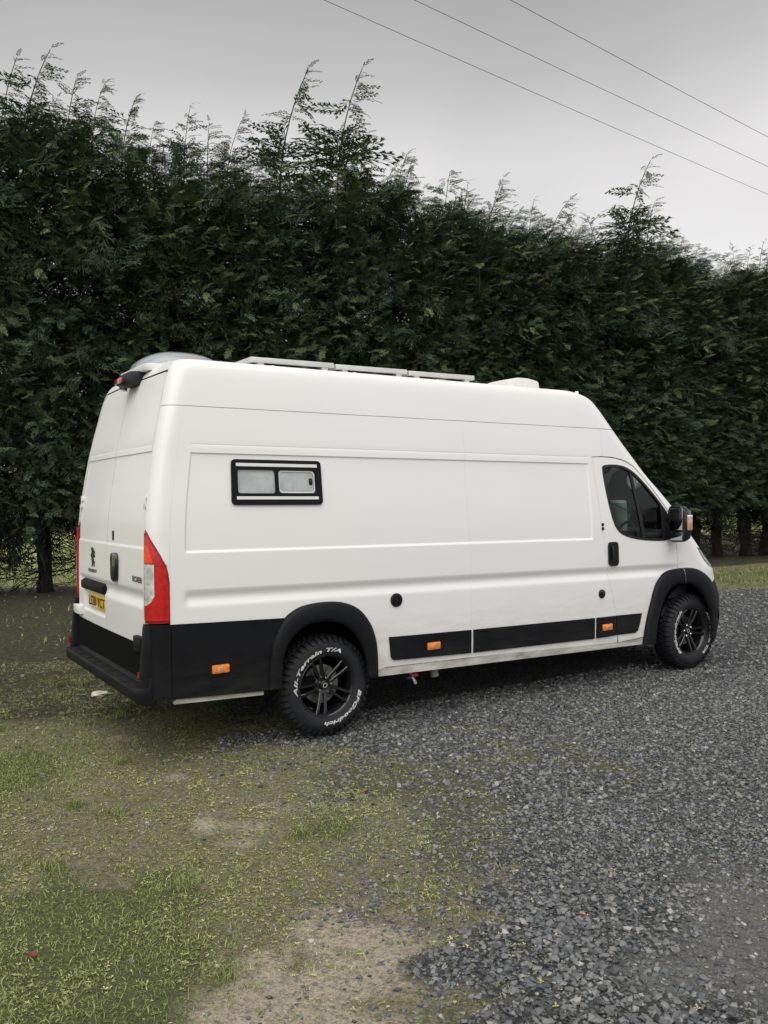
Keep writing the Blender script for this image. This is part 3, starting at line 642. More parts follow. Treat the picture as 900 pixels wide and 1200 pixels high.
# brake light and camera above the doors
zb = 2.665
def wz(x, z): return float(z-kz(z)*(x+1.1))
bl = MB().prism([(-1.09, wz(-1.1, 2.61)), (-1.19, wz(-1.2, 2.598)), (-1.245, wz(-1.2, 2.618)), (-1.25, wz(-1.2, 2.660)), (-1.20, wz(-1.2, 2.70)), (-1.07, wz(-1.1, 2.71))], -.22, .03).build('brake_light', M['rubber'], van, bevel=.010)
MB().box(-1.257, -1.243, -.17, .028, wz(-1.25, 2.622), wz(-1.25, 2.658)).build('red_lens', M['redlens'], bl, bevel=.004)
MB().tube([(-1.22, -.09, wz(-1.2, 2.592)), (-1.225, -.09, wz(-1.2, 2.57))], .03, 14).build('camera_eye', M['gloss'], bl, smooth=True)
# --- rear bumper with step
st = MB().prism([(-1.33, .62), (-1.352, .60), (-1.36, .545), (-1.432, .54), (-1.445, .525), (-1.44, .46), (-1.42, .435), (-1.33, .42)], -1.0, 1.0).build('rear_bumper', M['clad'], van, bevel=.012)
MB().box(-1.36, -1.30, -.90, .90, .58, .80).build('bumper_back_panel', M['dark'], st)
for k in range(9):
    MB().box(-1.428, -1.372, -.84+.21*k-.07, -.84+.21*k+.07, .5405, .5455).build('step_pad', M['rubber'], st, bevel=.002)
for s in (1, -1):
    MB().prism([(-1.30, .42), (-1.405, .432), (-1.418, .46), (-1.405, .60), (-1.385, .80), (-1.372, .944), (-1.30, .944)], s*.932, s*.998).build('bumper_end', M['clad'], st, bevel=.014)
    MB().box(-1.41, -1.40, s*.935, s*.96, .60, .64).build('reflector', M['reddark'], st) if s < 0 else MB().box(-1.425, -1.40, s*.97, s*1.007, .57, .62).build('reflector', M['reddark'], st)
# --- side conversion window
fr = panel('camper_window', van, KIT, map_side, M['clad'], holes=[rrect(-.715, -.422, 1.80, 1.965, .02), rrect(-.398, -.105, 1.80, 1.965, .02)], off=.014, thick=.05, gap=0, dm=.03, recess=lambda a, z: .011+0*a)
for z0, z1 in ((1.986, 2.008), (1.757, 1.778)):
    panel('white_strip', fr, [(-.728, z0), (-.09, z0), (-.09, z1), (-.728, z1)], map_side, M['strip'], off=.006, thick=.003, gap=0, recess=lambda a, z: 0*a)  # plain white strips along the top and bottom of the frame
for x0, x1 in ((-.715, -.422), (-.398, -.105)):
    pn = panel('window_pane', fr, rrect(x0-.006, x1+.006, 1.796, 1.969, .03), map_side, M['acrylic'], off=-.012, thick=.004, gap=0)
    panel('pane_bead', pn, rrect(x0+.003, x1-.003, 1.804, 1.961, .03), map_side, M['strip'], holes=[rrect(x0+.012, x1-.012, 1.813, 1.952, .025)], off=-.007, thick=.003, gap=0) if x0 > -.5 else None
    panel('pane_reflection_sheet', pn, rrect(x0-.006, x1+.006, 1.796, 1.969, .01), map_side, M['pane_refl'], off=-.035, thick=.003, gap=0)  # sheet added behind the pane, pale reflections put into its colour
mb = MB(); q = on_side(-.14, 1.885, -.008); mb.tube([(q.x, q.y-.004, q.z-.02), (q.x, q.y-.012, q.z), (q.x, q.y-.004, q.z+.02)], .014, 8).build('window_catch', M['rubber'], fr, smooth=True)
# --- roof fittings
for i, (x0, x1) in enumerate(((-.43, .27), (.29, .96), (.98, 1.665))):
    zt = wz((x0+x1)/2, 2.797); a = -kz(2.8)
    f = MB()
    y0, y1 = -.62, .28; t = .032; h0, h1 = zt-.022, zt+.016
    f.box(x0, x1, y0, y0+t, h0, h1); f.box(x0, x1, y1-t, y1, h0, h1); f.box(x0, x0+t, y0+t+.0005, y1-t-.0005, h0, h1-.0006); f.box(x1-t, x1, y0+t+.0005, y1-t-.0005, h0, h1-.0006)
    sp = f.build('solar_panel', M['alu'], van, bevel=.002)
    MB().box(x0+t+.001, x1-t-.001, y0+t+.001, y1-t-.001, zt+.004, zt+.010).build('solar_cells', M['solar'], sp)
    for xx in (x0+.06, x1-.10):
        for yy in (y0+.01, y1-.06): MB().box(xx, xx+.05, yy, yy+.05, zt-.060, zt-.0225).build('mounting_foot', M['alu'], sp)
    # twist panel to the roof's rake
for x0, x1, y0, y1, z0, z1, nm in ((2.36, 2.735, -.28, .08, 2.795, 2.92, 'roof_vent'),):
    prof = [(0, 0), (.008, .070), (.02, .088), (.12, .108), (.24, .108), (.35, .090), (.37, .072), (.38, 0)]
    V = []; F = []
    ys = [y0, y0+.05, (y0+y1)/2, y1-.05, y1]; ks = [.97, 1.0, 1.02, 1.0, .97]
    for yv, kk in zip(ys, ks):
        for px_, pz_ in prof: V.append((x0+px_, yv, wz(x0+px_, z0)+pz_*kk))
    n = len(prof)
    for i in range(len(ys)-1):
        for j in range(n-1): F.append((i*n+j, i*n+j+1, (i+1)*n+j+1, (i+1)*n+j))
    F += [tuple(range(n)), tuple(range((len(ys)-1)*n, len(ys)*n))]
    rv = MB().add(V, F).build(nm, M['vent'], van, bevel=.012)
    MB().box(x0-.01, x0+.39, y0-.012, y1+.012, wz(2.5, z0)-.06, wz(2.5, z0)+.012).build('vent_base', M['strip'], rv, bevel=.008)
    for k in range(4): MB().box(x0+.06+.08*k, x0+.068+.08*k, y0-.004, y0+.02, wz(2.5, z0)+.035, wz(2.5, z0)+.075).build('vent_rib', M['strip'], rv)
# clear dome roof light at the rear
V = []; F = []; na, nb = 20, 9; cx0, sx, sy = -.79, .33, .34
for j in range(nb):
    e = PI/2*j/(nb-1)
    for i in range(na):
        a = 2*PI*i/na; ca, sa = math.cos(a), math.sin(a); rr = (abs(ca)**3+abs(sa)**3)**(-1/3)
        V.append((cx0+sx*rr*ca*math.cos(e), sy*rr*sa*math.cos(e), wz(cx0, 2.745)+.150*math.sin(e)))
for j in range(nb-1):
    for i in range(na): F.append((j*na+i, j*na+(i+1) % na, (j+1)*na+(i+1) % na, (j+1)*na+i))
rl = MB().add(V, F).build('roof_light', M['dome'], van, smooth=True, angle=60)
MB().prism(rrect(cx0-.34, cx0+.34, -.35, .35, .06), wz(cx0, 2.70), wz(cx0, 2.752), 'XY').build('dome_frame', M['strip'], rl, bevel=.006)
MB().box(cx0-.02, cx0+.14, -.20, -.05, wz(cx0, 2.80), wz(cx0, 2.845)).build('dome_catch', M['redtap'], rl, bevel=.01)
MB().box(cx0+.14, cx0+.22, -.20, -.05, wz(cx0, 2.80), wz(cx0, 2.84)).build('dome_catch', M['blue'], rl, bevel=.01)
for x in (-.3, .4, 1.2, 2.0, 2.95-.15):
    z = wz(x, 2.728); MB().lathe([(0, .014), (.014, .012), (.018, .0), (.018, -.01)], 12, 'Z', (x, -.71, z)).build('roof_bolt', M['strip'], van, smooth=True)
# --- underside, cab and interior
ub = MB(); ub.box(-1.30, 4.35, -.80, .80, .46, .56); ub.box(.6, 2.9, -.30, .40, .26, .46); ub.box(-1.2, 4.3, -.55, -.45, .36, .46); ub.box(-1.2, 4.3, .45, .55, .36, .46)
ub.build('chassis', M['dark'], van)
MB().tube([(0, -.85, .37), (0, .85, .37)], .05, 12).build('rear_axle', M['dark'], van, smooth=True)
MB().tube([(4.04, -.85, .37), (4.04, .85, .37)], .045, 12).build('front_axle', M['dark'], van, smooth=True)
pp = MB().tube([(.755, -.90, .42), (.755, -.905, .34), (.77, -.93, .30), (.775, -.935, .275)], .018, 10).build('drain_tap', M['steel'], van, smooth=True)
MB().box(.735, .80, -.945, -.915, .335, .358).build('tap_lever', M['redtap'], pp, bevel=.004)
MB().box(.70, .735, -.94, -.91, .318, .338).build('tap_lever', M['blue'], pp, bevel=.004)
MB().tube([(.98, -.89, .44), (.98, -.905, .34), (.985, -.91, .305)], [.030, .034, .034], 14).build('waste_pipe', M['pipe'], van, smooth=True)
li = MB(); li.box(2.55, 2.60, -.86, .86, .55, 2.50); li.box(2.60, 4.1, -.90, .90, .55, .62); li.box(2.60, 3.3, -.78, .78, 2.25, 2.29)
li.build('cab_lining', M['inner'], van)
da = MB().prism([(3.62, .7), (3.60, 1.22), (3.72, 1.33), (4.02, 1.37), (4.10, 1.30), (4.10, .7)], -.90, .90).build('dashboard', M['inner'], van, bevel=.02)
sw = MB(); pts = [(3.50+.05*math.sin(a)*.8, -.45+.19*math.cos(a), 1.28+.17*math.sin(a)) for a in np.linspace(0, 2*PI, 29)]
sw.tube(pts, .014, 8, False); sw.tube([(3.51, -.62, 1.27), (3.53, -.45, 1.26), (3.51, -.28, 1.27)], .016, 6); sw.tube([(3.53, -.45, 1.26), (3.68, -.45, 1.18)], .03, 8)
sw.build('steering_wheel', M['rubber'], van, smooth=True)
def seat(x, y, cover):
    s_ = MB().prism([(x, .85), (x-.02, 1.0), (x+.48, 1.02), (x+.52, .92), (x+.48, .85)], y-.25, y+.25).build('cab_seat', M['seat'], van, bevel=.03)
    MB().prism([(x-.02, 1.0), (x-.16, 1.55), (x-.10, 1.60), (x-.02, 1.60), (x+.10, 1.02)], y-.24, y+.24).build('backrest', M['seat'], s_, bevel=.03)
    MB().prism([(x-.13, 1.64), (x-.14, 1.82), (x-.09, 1.85), (x-.03, 1.82), (x-.03, 1.64)], y-.13, y+.13).build('headrest', M[cover], s_, bevel=.03)
    MB().tube([(x-.09, y-.06, 1.58), (x-.09, y-.06, 1.66)], .008, 6).build('headrest_post', M['steel'], s_)
    MB().tube([(x-.09, y+.06, 1.58), (x-.09, y+.06, 1.66)], .008, 6).build('headrest_post', M['steel'], s_)
seat(2.92, -.50, 'seat'); seat(2.92, .45, 'seat')
# pale upright cylinder on the dashboard, and a thin cord
MB().lathe([(0, 0), (.095, 0), (.10, .02), (.10, .27), (.085, .29), (0, .29)], 24, 'Z', (3.80, .10, 1.345)).build('pale_cylinder', M['cupw'], van, smooth=True)
MB().tube([(3.0, -.60, 1.72), (3.2, -.55, 1.66), (3.45, -.4, 1.60), (3.7, -.2, 1.55)], .008, 6).build('seat_belt_cord', M['steel'], van)

# --- wheels
def polar_text(s, size, a0, a1, r, shear=.25, bold=.0012):
    """lettering bent round the sidewall, clockwise from a0 to a1 seen from outside; x,z plane, outward = -y"""
    me = text_mesh(s, size, .0012, shear, bold, 1.05); co = np.array([v.co[:] for v in me.vertices]); mn, mxx = co.min(0), co.max(0)
    t = (co[:, 0]-mn[0])/(mxx[0]-mn[0]); a = np.radians(a0)+(np.radians(a1)-np.radians(a0))*t
    rr = r+(co[:, 1]-size*.36)
    return me, a, rr, co[:, 2]
tyre_prof = [(.212, -.868), (.222, -.972), (.230, -.981), (.238, -.984), (.250, -.990), (.275, -.994), (.300, -.992), (.320, -.984), (.338, -.970), (.349, -.953), (.355, -.93), (.358, -.89), (.358, -.85), (.355, -.81), (.349, -.787), (.335, -.768), (.30, -.755), (.25, -.76), (.212, -.775), (.206, -.868)]
def wheel_meshes():
    R = {}
    mb = MB().lathe(tyre_prof, 96, 'Y'); R['tyre'] = mb
    tb = MB(); rnd = random.Random(4); n = 46
    for k in range(n):
        a = 2*PI*k/n
        for row, (y0, y1, sk) in enumerate(((-.957, -.915, .35), (-.908, -.875, -.3), (-.868, -.835, .3), (-.828, -.788, -.35))):
            da = .5*2*PI/n*.70; o = a+(.5*2*PI/n if row % 2 else 0)
            V = []
            for (aa, yy, r_) in ((o-da, y0, .352), (o+da, y0, .352), (o+da*.9+sk*.03, y1, .352), (o-da*.9+sk*.03, y1, .352)): V.append((r_*math.cos(aa), yy, r_*math.sin(aa)))
            for (aa, yy, r_) in ((o-da*.92, y0+.002, .3705), (o+da*.92, y0+.002, .3705), (o+da*.82+sk*.03, y1-.002, .3715), (o-da*.82+sk*.03, y1-.002, .3715)): V.append((r_*math.cos(aa), yy, r_*math.sin(aa)))
            if row in (0, 3):
                for q in (4, 5) if row == 0 else (6, 7):
                    x_, y_, z_ = V[q]; V[q] = (x_*.985, y_, z_*.985)
            tb.add(V, [(0, 3, 2, 1), (4, 5, 6, 7), (0, 1, 5, 4), (1, 2, 6, 5), (2, 3, 7, 6), (3, 0, 4, 7)])
        # shoulder lug running down the sidewall, alternately long and short
        da = .5*2*PI/n*.62; rin = .318 if k % 2 else .330
        V = []
        for (r_, y_, w_) in ((.3655, -.945, 1.), (.360, -.966, 1.), (.348, -.981, .95), (rin, -.9915 if rin > .32 else -.9945, .7)):
            for sg in (-1, 1): V.append((r_*math.cos(a+sg*da*w_), y_, r_*math.sin(a+sg*da*w_)))
        for (r_, y_, w_) in ((.352, -.94, 1.), (.348, -.955, 1.), (.335, -.968, .95), (rin, -.980, .7)):
            for sg in (-1, 1): V.append((r_*math.cos(a+sg*da*w_), y_, r_*math.sin(a+sg*da*w_)))
        F = []
        for i in range(3): F += [(2*i, 2*i+1, 2*i+3, 2*i+2), (2*i, 2*i+2, 2*i+10, 2*i+8), (2*i+1, 2*i+9, 2*i+11, 2*i+3)]
        F += [(6, 7, 15, 14), (0, 8, 9, 1)]
        tb.add(V, F)
    R['tread'] = tb
    rb = MB().lathe([(.228, -.984), (.233, -.979), (.232, -.970), (.222, -.966), (.213, -.958), (.204, -.93), (.196, -.86), (.196, -.78), (.20, -.775)], 72, 'Y')
    R['rim'] = rb
    sp = MB()
    for k in range(5):
        a0 = math.radians(72*k)
        for sgn in (-1, 1):
            secs = []
            for r_, w, y_, th_ in ((.052, .014, -.935, .03), (.10, .0125, -.944, .028), (.16, .012, -.958, .026), (.213, .014, -.964, .022)):
                off_ = sgn*(.018+.11*(r_-.05)*.9); c, s_ = math.cos(a0), math.sin(a0)
                for yy, ww in ((y_, w*.55), (y_+.006, w), (y_+th_, w)):
                    for q in (-1, 1):
                        t_ = off_+q*ww; secs.append((r_*c-t_*s_, yy, r_*s_+t_*c))
            F = []
            for i in range(3):
                b = 6*i
                ring = [0, 2, 4, 5, 3, 1]
                for j in range(6): u, v = ring[j], ring[(j+1) % 6]; F.append((b+u, b+v, b+6+v, b+6+u))
            F += [(0, 2, 4, 5, 3, 1), (18, 20, 22, 23, 21, 19)]
            sp.add(secs, F)
    sp.lathe([(.0, -.935), (.030, -.935), (.034, -.932), (.036, -.922), (.062, -.927), (.078, -.919), (.082, -.88), (.02, -.87)], 40, 'Y')
    R['spokes'] = sp
    return R
WR = wheel_meshes()
wheel_proto = {}
def make_wheel(x, side, spoke, txt):
    w = empty('wheel', (x, 0, .3715), 0 if side > 0 else PI, van)
    def reuse(key, name, mt, **k):
        if key in wheel_proto: o = link(name, wheel_proto[key], None, w)
        else:
            o = WR[key].build(name, mt, w, **k); wheel_proto[key] = o.data
        return o
    reuse('tyre', 'tyre', M['tyre'], smooth=True, angle=50); reuse('tread', 'tread', M['tyre'])
    reuse('rim', 'rim', M['rim'], smooth=True)
    s = reuse('spokes', 'spokes', M['rim'], smooth=True, angle=30); s.rotation_euler = (0, -math.radians(spoke), 0)
    if 'disc' not in wheel_proto:
        d = MB().lathe([(.0, -.885), (.07, -.885), (.075, -.87), (.145, -.87), (.145, -.845), (0, -.845)], 40, 'Y').build('brake_disc', M['steel'], w, smooth=True); wheel_proto['disc'] = d.data
        d = MB().box(-.19, -.07, -.90, -.83, -.05, .07).build('brake_caliper', M['dark'], w, bevel=.01); wheel_proto['cal'] = d.data
        d = MB().lathe([(0, -.012), (.008, -.012), (.012, -.006), (.012, .012)], 6, 'Y').build('lug_nut', M['chrome'], w); wheel_proto['nut'] = d.data; bpy.data.objects.remove(d)
        d = MB().lathe([(0, -.9375), (.024, -.9375), (.026, -.934), (.026, -.930)], 30, 'Y').build('hub_cap', M['gloss'], w, smooth=True); wheel_proto['cap'] = d.data
        d = MB().lathe([(.014, -.937), (.014, -.9400), (.018, -.9400), (.018, -.937)], 24, 'Y').build('cap_ring', M['alu'], w); wheel_proto['ring'] = d.data
        d = MB().lathe([(.19, -.80), (.15, -.795), (0, -.79)], 40, 'Y').build('inner_barrel', M['dark'], w); wheel_proto['barrel'] = d.data
    else:
        for k, nme in (('disc', 'brake_disc'), ('cal', 'brake_caliper'), ('cap', 'hub_cap'), ('ring', 'cap_ring'), ('barrel', 'inner_barrel')): link(nme, wheel_proto[k], None, w)
    for k in range(5):
        a = math.radians(spoke+36+72*k); o = link('lug_nut', wheel_proto['nut'], None, w); o.location = (.054*math.cos(a), -.930, .054*math.sin(a))
    for s_, a0, a1 in txt:
        key = s_+str(a0)
        me, a, rr, dz = polar_text(s_, .038, a0, a1, .272)
        yy = -.9945-dz-.0008
        for v, A, Rr, Y in zip(me.vertices, a, rr, yy): v.co = (Rr*math.cos(A), Y, Rr*math.sin(A))
        link('tyre_lettering', me, M['white_text'], w)
    return w
make_wheel(-.03, 1, 41, (('All-Terrain T/A', 189, 66), ('BFGoodrich', -12, -99)))
make_wheel(4.062, 1, 68, (('All-Terrain T/A', 42, -58), ('BFGoodrich', 228, 128)))
make_wheel(-.03, -1, 20, (('All-Terrain T/A', 189, 66), ('BFGoodrich', -12, -99)))
make_wheel(4.062, -1, 10, (('All-Terrain T/A', 189, 66), ('BFGoodrich', -12, -99)))


# ================================================================ GROUND
rng = np.random.default_rng(7)
HN = np.array([-.3665, .9304]); HT = np.array([.9304, .3665]); HD = 16.95      # hedge line: normal, direction, distance
def hn(X, Y): return X*HN[0]+Y*HN[1]
class VNoise:
    def __init__(s, seed): s.g = np.random.default_rng(seed).random((256, 256))
    def __call__(s, X, Y, sc):
        X, Y = X*.8253-Y*.5646, X*.5646+Y*.8253; x = X*sc+97.3+.35*np.sin(Y*sc*1.7+1); y = Y*sc+31.7+.35*np.sin(X*sc*1.9+2); i = np.floor(x).astype(int); j = np.floor(y).astype(int); u = x-i; v = y-j; u = u*u*(3-2*u); v = v*v*(3-2*v)
        g = s.g; a = g[i % 256, j % 256]; b = g[(i+1) % 256, j % 256]; c = g[i % 256, (j+1) % 256]; d = g[(i+1) % 256, (j+1) % 256]
        return (a*(1-u)+b*u)*(1-v)+(c*(1-u)+d*u)*v
    def fbm(s, X, Y, sc, o=4):
        r = 0; w = 1; t = 0
        for k in range(o): r = r+w*s(X+k*11.3, Y-k*7.7, sc*2.1**k); t += w; w *= .55
        return r/t
vn = VNoise(3); vn2 = VNoise(9)
XBY = pchip([0, 2.4, 3.2, 3.7, 4.8, 5.4, 6.0, 6.8, 8.0, 10., 13., 16., 30.], [.12, .17, .25, .27, .02, -.30, -.65, -.95, -1.5, -2.4, -3.6, -5.5, -8])
def gauss(X, Y, cx, cy, rx, ry=None): ry = ry or rx; return np.exp(-(((X-cx)/rx)**2+((Y-cy)/ry)**2))
def masks(X, Y):
    n1 = vn.fbm(X, Y, 1.1); n2 = vn2.fbm(X, Y, 3.2); h = hn(X, Y)
    d = X-XBY(Y)+(n1-.5)*1.1+(n2-.5)*.5
    gravel = sst(-.75, .75, d+(n2-.5)*.9)*(1-sst(11.6, 12.3, h+(n1-.5)*1.2))
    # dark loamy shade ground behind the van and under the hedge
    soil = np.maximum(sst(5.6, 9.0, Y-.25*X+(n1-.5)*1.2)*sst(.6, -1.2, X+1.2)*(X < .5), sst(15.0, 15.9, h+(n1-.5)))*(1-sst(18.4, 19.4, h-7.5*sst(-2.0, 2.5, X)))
    lush = sst(-.55, -1.25, X+.18*(Y-3.2)+(n1-.5)*1.1)*(1-sst(3.5, 4.4, Y+(n2-.5)*1.0+(n1-.5)*.6))
    lush = np.maximum(lush, gauss(X, Y, -2.55, 5.55, .42, .55)*1.3)
    lush = np.maximum(lush, .8*gauss(X, Y, -.30, 4.55, .22, .25))
    lush = np.maximum(lush, sst(12.0, 12.6, h+(n1-.5)*1.5)*(1-sst(14.4, 15.4, h+(n2-.5)*1.5))*(X > 1)*.48)
    lush = np.clip(lush, 0, 1)*(1-gravel*.9)
    sand = np.clip(.85*gauss(X, Y, .0, 3.35, .42, .45)+.8*gauss(X, Y, -.45, 3.0, .5, .4)+.45*gauss(X, Y, -.75, 4.6, .6, .5)+.45*gauss(X, Y, -.1, 2.7, .5, .3)+(n2-.5)*1.6+(n1-.5)*1.4+.05, 0, 1)*(1-gravel)*(1-lush)
    moss = np.clip(1.6*gauss(X, Y, .69, 6.5, .28, .10)+.7*gauss(X, Y, 1.0, 5.9, .75, .45)+.8*gauss(X, Y, -.15, 5.6, .35, .5)+.7*gauss(X, Y, .45, 4.4, .25, .5)+gauss(X, Y, 1.42, 5.35, .17, .22)*1.1+gauss(X, Y, .35, 5.0, .4, .5)*.5+gauss(X, Y, 1.0, 5.7, .6, .5)*.45*(n2 > .5)+gauss(X, Y, .25, 3.85, .2, .5)*.6+.5*gauss(X, Y, -.1, 5.2, .6, .6)+(n1-.5)*1.0-.05, 0, 1)*sst(.22, .50, n2)*(h < 12)
    dust = np.clip(gauss(X, Y, 1.55, 3.3, .38, .8)*1.25+.5*gauss(X, Y, .95, 3.1, .25, .25)+(n2-.5)*.5, 0, 1)*gravel      # trodden fines at the lower right
    h2 = h-7.5*sst(-2.0, 2.5, X); field = sst(18.4, 19.4, h2)
    return dict(gravel=gravel, soil=np.clip(soil, 0, 1), lush=lush, sand=sand, moss=moss, dust=dust, field=field)
def lines(segs):
    L = []
    for a, b, st in segs: L += list(np.arange(a, b, st))
    return np.array(L+[segs[-1][1]])
gx = lines(((-600, -100, 50), (-100, -30, 10), (-30, -12, 2), (-12, -4.5, .25), (-4.5, 6.5, .05), (6.5, 14, .25), (14, 30, 2), (30, 100, 10), (100, 600, 50)))
gy = lines(((-600, -100, 50), (-100, -10, 10), (-10, 1.5, .75), (1.5, 8.0, .05), (8.0, 24, .16), (24, 60, 3), (60, 100, 10), (100, 900, 50)))
GX, GY = np.meshgrid(gx, gy); gmk = masks(GX.ravel(), GY.ravel())
def gheight(X, Y):
    near = np.exp(-((X-.5)/14)**2-((Y-8)/14)**2)
    h = (vn.fbm(X, Y, .9, 3)-.5)*.035*near
    h = h+(vn2.fbm(X, Y, 6., 2)-.5)*.010*near
    # flat pads under the tyres, soft bank below the hedge
    for wx, wy in ((-.40, 6.33), (3.0, 8.50), (-1.4, 7.9), (2.0, 10.0)): h = h*(1-np.exp(-((X-wx)**2+(Y-wy)**2)/.16))
    return h+.10*gauss(hn(X, Y), 0*X, 17.0, 0, 1.4, 1)-.012
GZ = gheight(GX.ravel(), GY.ravel())+0.0*GX.ravel()
fz = sst(40, 260, hn(GX.ravel(), GY.ravel()))*9; GZ = GZ+fz
ny_, nx_ = GX.shape
ii = (np.arange(ny_-1)[:, None]*nx_+np.arange(nx_-1)[None]).ravel()
GF = np.stack([ii, ii+1, ii+nx_+1, ii+nx_], 1)
gme = tri_mesh('ground', np.stack([GX.ravel(), GY.ravel(), GZ], 1), GF, gmk, smooth=True)
def nodes(m): m.use_nodes = True; return m.node_tree.nodes, m.node_tree.links
gm = bpy.data.materials.new('ground_mixed'); N, L = nodes(gm); B = N['Principled BSDF']
tcg = N.new('ShaderNodeTexCoord')
def noise(sc_, det=6, rough=.6, dist=0):
    n = N.new('ShaderNodeTexNoise'); n.inputs['Scale'].default_value = sc_; n.inputs['Detail'].default_value = det; n.inputs['Roughness'].default_value = rough; n.inputs['Distortion'].default_value = dist
    L.new(tcg.outputs['Object'], n.inputs['Vector']); return n.outputs['Fac']
def crmp(src, stops):
    r = N.new('ShaderNodeValToRGB'); e = r.color_ramp.elements; e[0].position, e[0].color = stops[0][0], (*stops[0][1], 1); e[1].position, e[1].color = stops[-1][0], (*stops[-1][1], 1)
    for p_, c_ in stops[1:-1]: q = e.new(p_); q.color = (*c_, 1)
    L.new(src, r.inputs[0]); return r.outputs[0]
def attr(nm): a = N.new('ShaderNodeAttribute'); a.attribute_name = nm; return a.outputs['Fac']
def math_(op, a, b=None, clamp=False):
    m_ = N.new('ShaderNodeMath'); m_.operation = op; m_.use_clamp = clamp
    for i_, v_ in enumerate((a, b)):
        if v_ is None: continue
        if isinstance(v_, (int, float)): m_.inputs[i_].default_value = v_
        else: L.new(v_, m_.inputs[i_])
    return m_.outputs[0]
def mixc(f, a, b):
    m_ = N.new('ShaderNodeMixRGB')
    for i_, v_ in enumerate((f, a, b)):
        if isinstance(v_, tuple): m_.inputs[i_].default_value = (*v_, 1)
        else: L.new(v_, m_.inputs[i_])
    return m_.outputs[0]
fine, mid_, big = noise(90, 8, .7), noise(14, 8, .65, .4), noise(2.2, 6, .6)
def brk(nm, lo=.3, hi=.7, k=.8):      # mask broken up by noise
    x = math_('ADD', attr(nm), math_('MULTIPLY', math_('SUBTRACT', mid_, .5), k))
    r = N.new('ShaderNodeMapRange'); r.interpolation_type = 'SMOOTHSTEP'; r.inputs['From Min'].default_value = lo; r.inputs['From Max'].default_value = hi; L.new(x, r.inputs['Value']); return r.outputs[0]
earth = crmp(fine, [(.3, (.085, .072, .042)), (.5, (.205, .178, .115)), (.7, (.34, .30, .21))])
olive = crmp(fine, [(.3, (.055, .060, .022)), (.5, (.155, .156, .066)), (.72, (.28, .27, .13))])
col = mixc(crmp(mid_, [(.42, (0, 0, 0)), (.58, (1, 1, 1))]), earth, olive)
sandc = crmp(fine, [(.25, (.22, .185, .13)), (.5, (.42, .36, .27)), (.75, (.56, .50, .40))])
col = mixc(brk('sand', .35, .8, .6), col, sandc)
grassc = crmp(fine, [(.3, (.050, .058, .022)), (.6, (.12, .14, .052)), (.8, (.20, .20, .10))])
col = mixc(brk('lush', .3, .7, .5), col, grassc)
vor = N.new('ShaderNodeTexVoronoi'); vor.inputs['Scale'].default_value = 75; L.new(tcg.outputs['Object'], vor.inputs['Vector'])
vg = N.new('ShaderNodeSeparateColor'); L.new(vor.outputs['Color'], vg.inputs[0])
gravc = crmp(vg.outputs[0], [(0, (.018, .019, .021)), (.5, (.055, .058, .062)), (.85, (.12, .122, .125)), (1, (.24, .24, .23))])
col = mixc(brk('gravel', .35, .65, .6), col, gravc)
dustc = crmp(fine, [(.3, (.09, .09, .086)), (.5, (.15, .15, .143)), (.75, (.23, .225, .21))])
col = mixc(brk('dust', .35, .75, .4), col, dustc)
mossc = crmp(fine, [(.3, (.06, .060, .030)), (.6, (.125, .125, .060)), (.8, (.21, .20, .11))])
col = mixc(math_('MULTIPLY', brk('moss', .38, .75, .8), .85), col, mossc)
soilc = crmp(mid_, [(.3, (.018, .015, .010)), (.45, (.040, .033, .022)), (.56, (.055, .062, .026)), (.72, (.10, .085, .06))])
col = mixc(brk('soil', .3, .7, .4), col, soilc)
fieldc = crmp(big, [(.3, (.26, .31, .10)), (.7, (.38, .43, .17))])
col = mixc(attr('field'), col, fieldc)
col = mixc(math_('MULTIPLY', crmp(noise(38, 7, .75), [(.42, (1, 1, 1)), (.52, (0, 0, 0))]), .45), col, (.03, .027, .018)); L.new(col, B.inputs['Base Color']); B.inputs['Roughness'].default_value = .85; B.inputs['Specular IOR Level'].default_value = .3
bp1 = N.new('ShaderNodeBump'); bp1.inputs['Strength'].default_value = .9; bp1.inputs['Distance'].default_value = .012; L.new(fine, bp1.inputs['Height'])
bp2 = N.new('ShaderNodeBump'); bp2.inputs['Strength'].default_value = .8; bp2.inputs['Distance'].default_value = .05; L.new(mid_, bp2.inputs['Height']); L.new(bp1.outputs[0], bp2.inputs['Normal'])
L.new(bp2.outputs[0], B.inputs['Normal'])
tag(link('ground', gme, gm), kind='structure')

# scattering
def visible(X, Y, margin=.25):      # inside the wedge of ground the photograph (and a step beside it) takes in
    return (np.abs(X) < .47*Y+.5+margin) & (Y > 2.2)
def under_van(X, Y):
    dx, dy = X+.9327, Y-7.111; c, s_ = math.cos(YAW), math.sin(YAW); x = dx*c+dy*s_; y = -dx*s_+dy*c
    return x, y
def scatter(n, y0, y1, dens_fn, rg, side=.7):
    """n candidates between two distances, thinned by dens_fn"""
    Y = np.sqrt(rg.random(n)*(y1*y1-y0*y0)+y0*y0); X = (rg.random(n)*2-1)*(.47*Y+side); p = dens_fn(X, Y); k = rg.random(n) < p
    return X[k], Y[k]
def rotm(rg, n, tilt=PI):
    a = rg.random(n)*2*PI; t = (rg.random(n)-.5)*tilt; b = rg.random(n)*2*PI
    ca, sa, ct, st_, cb, sb = np.cos(a), np.sin(a), np.cos(t), np.sin(t), np.cos(b), np.sin(b); O = 0*a; I = O+1
    Rz = np.stack([ca, -sa, O, sa, ca, O, O, O, I], 1).reshape(-1, 3, 3); Rx = np.stack([I, O, O, O, ct, -st_, O, st_, ct], 1).reshape(-1, 3, 3); Rb = np.stack([cb, -sb, O, sb, cb, O, O, O, I], 1).reshape(-1, 3, 3)
    return Rz@Rx@Rb
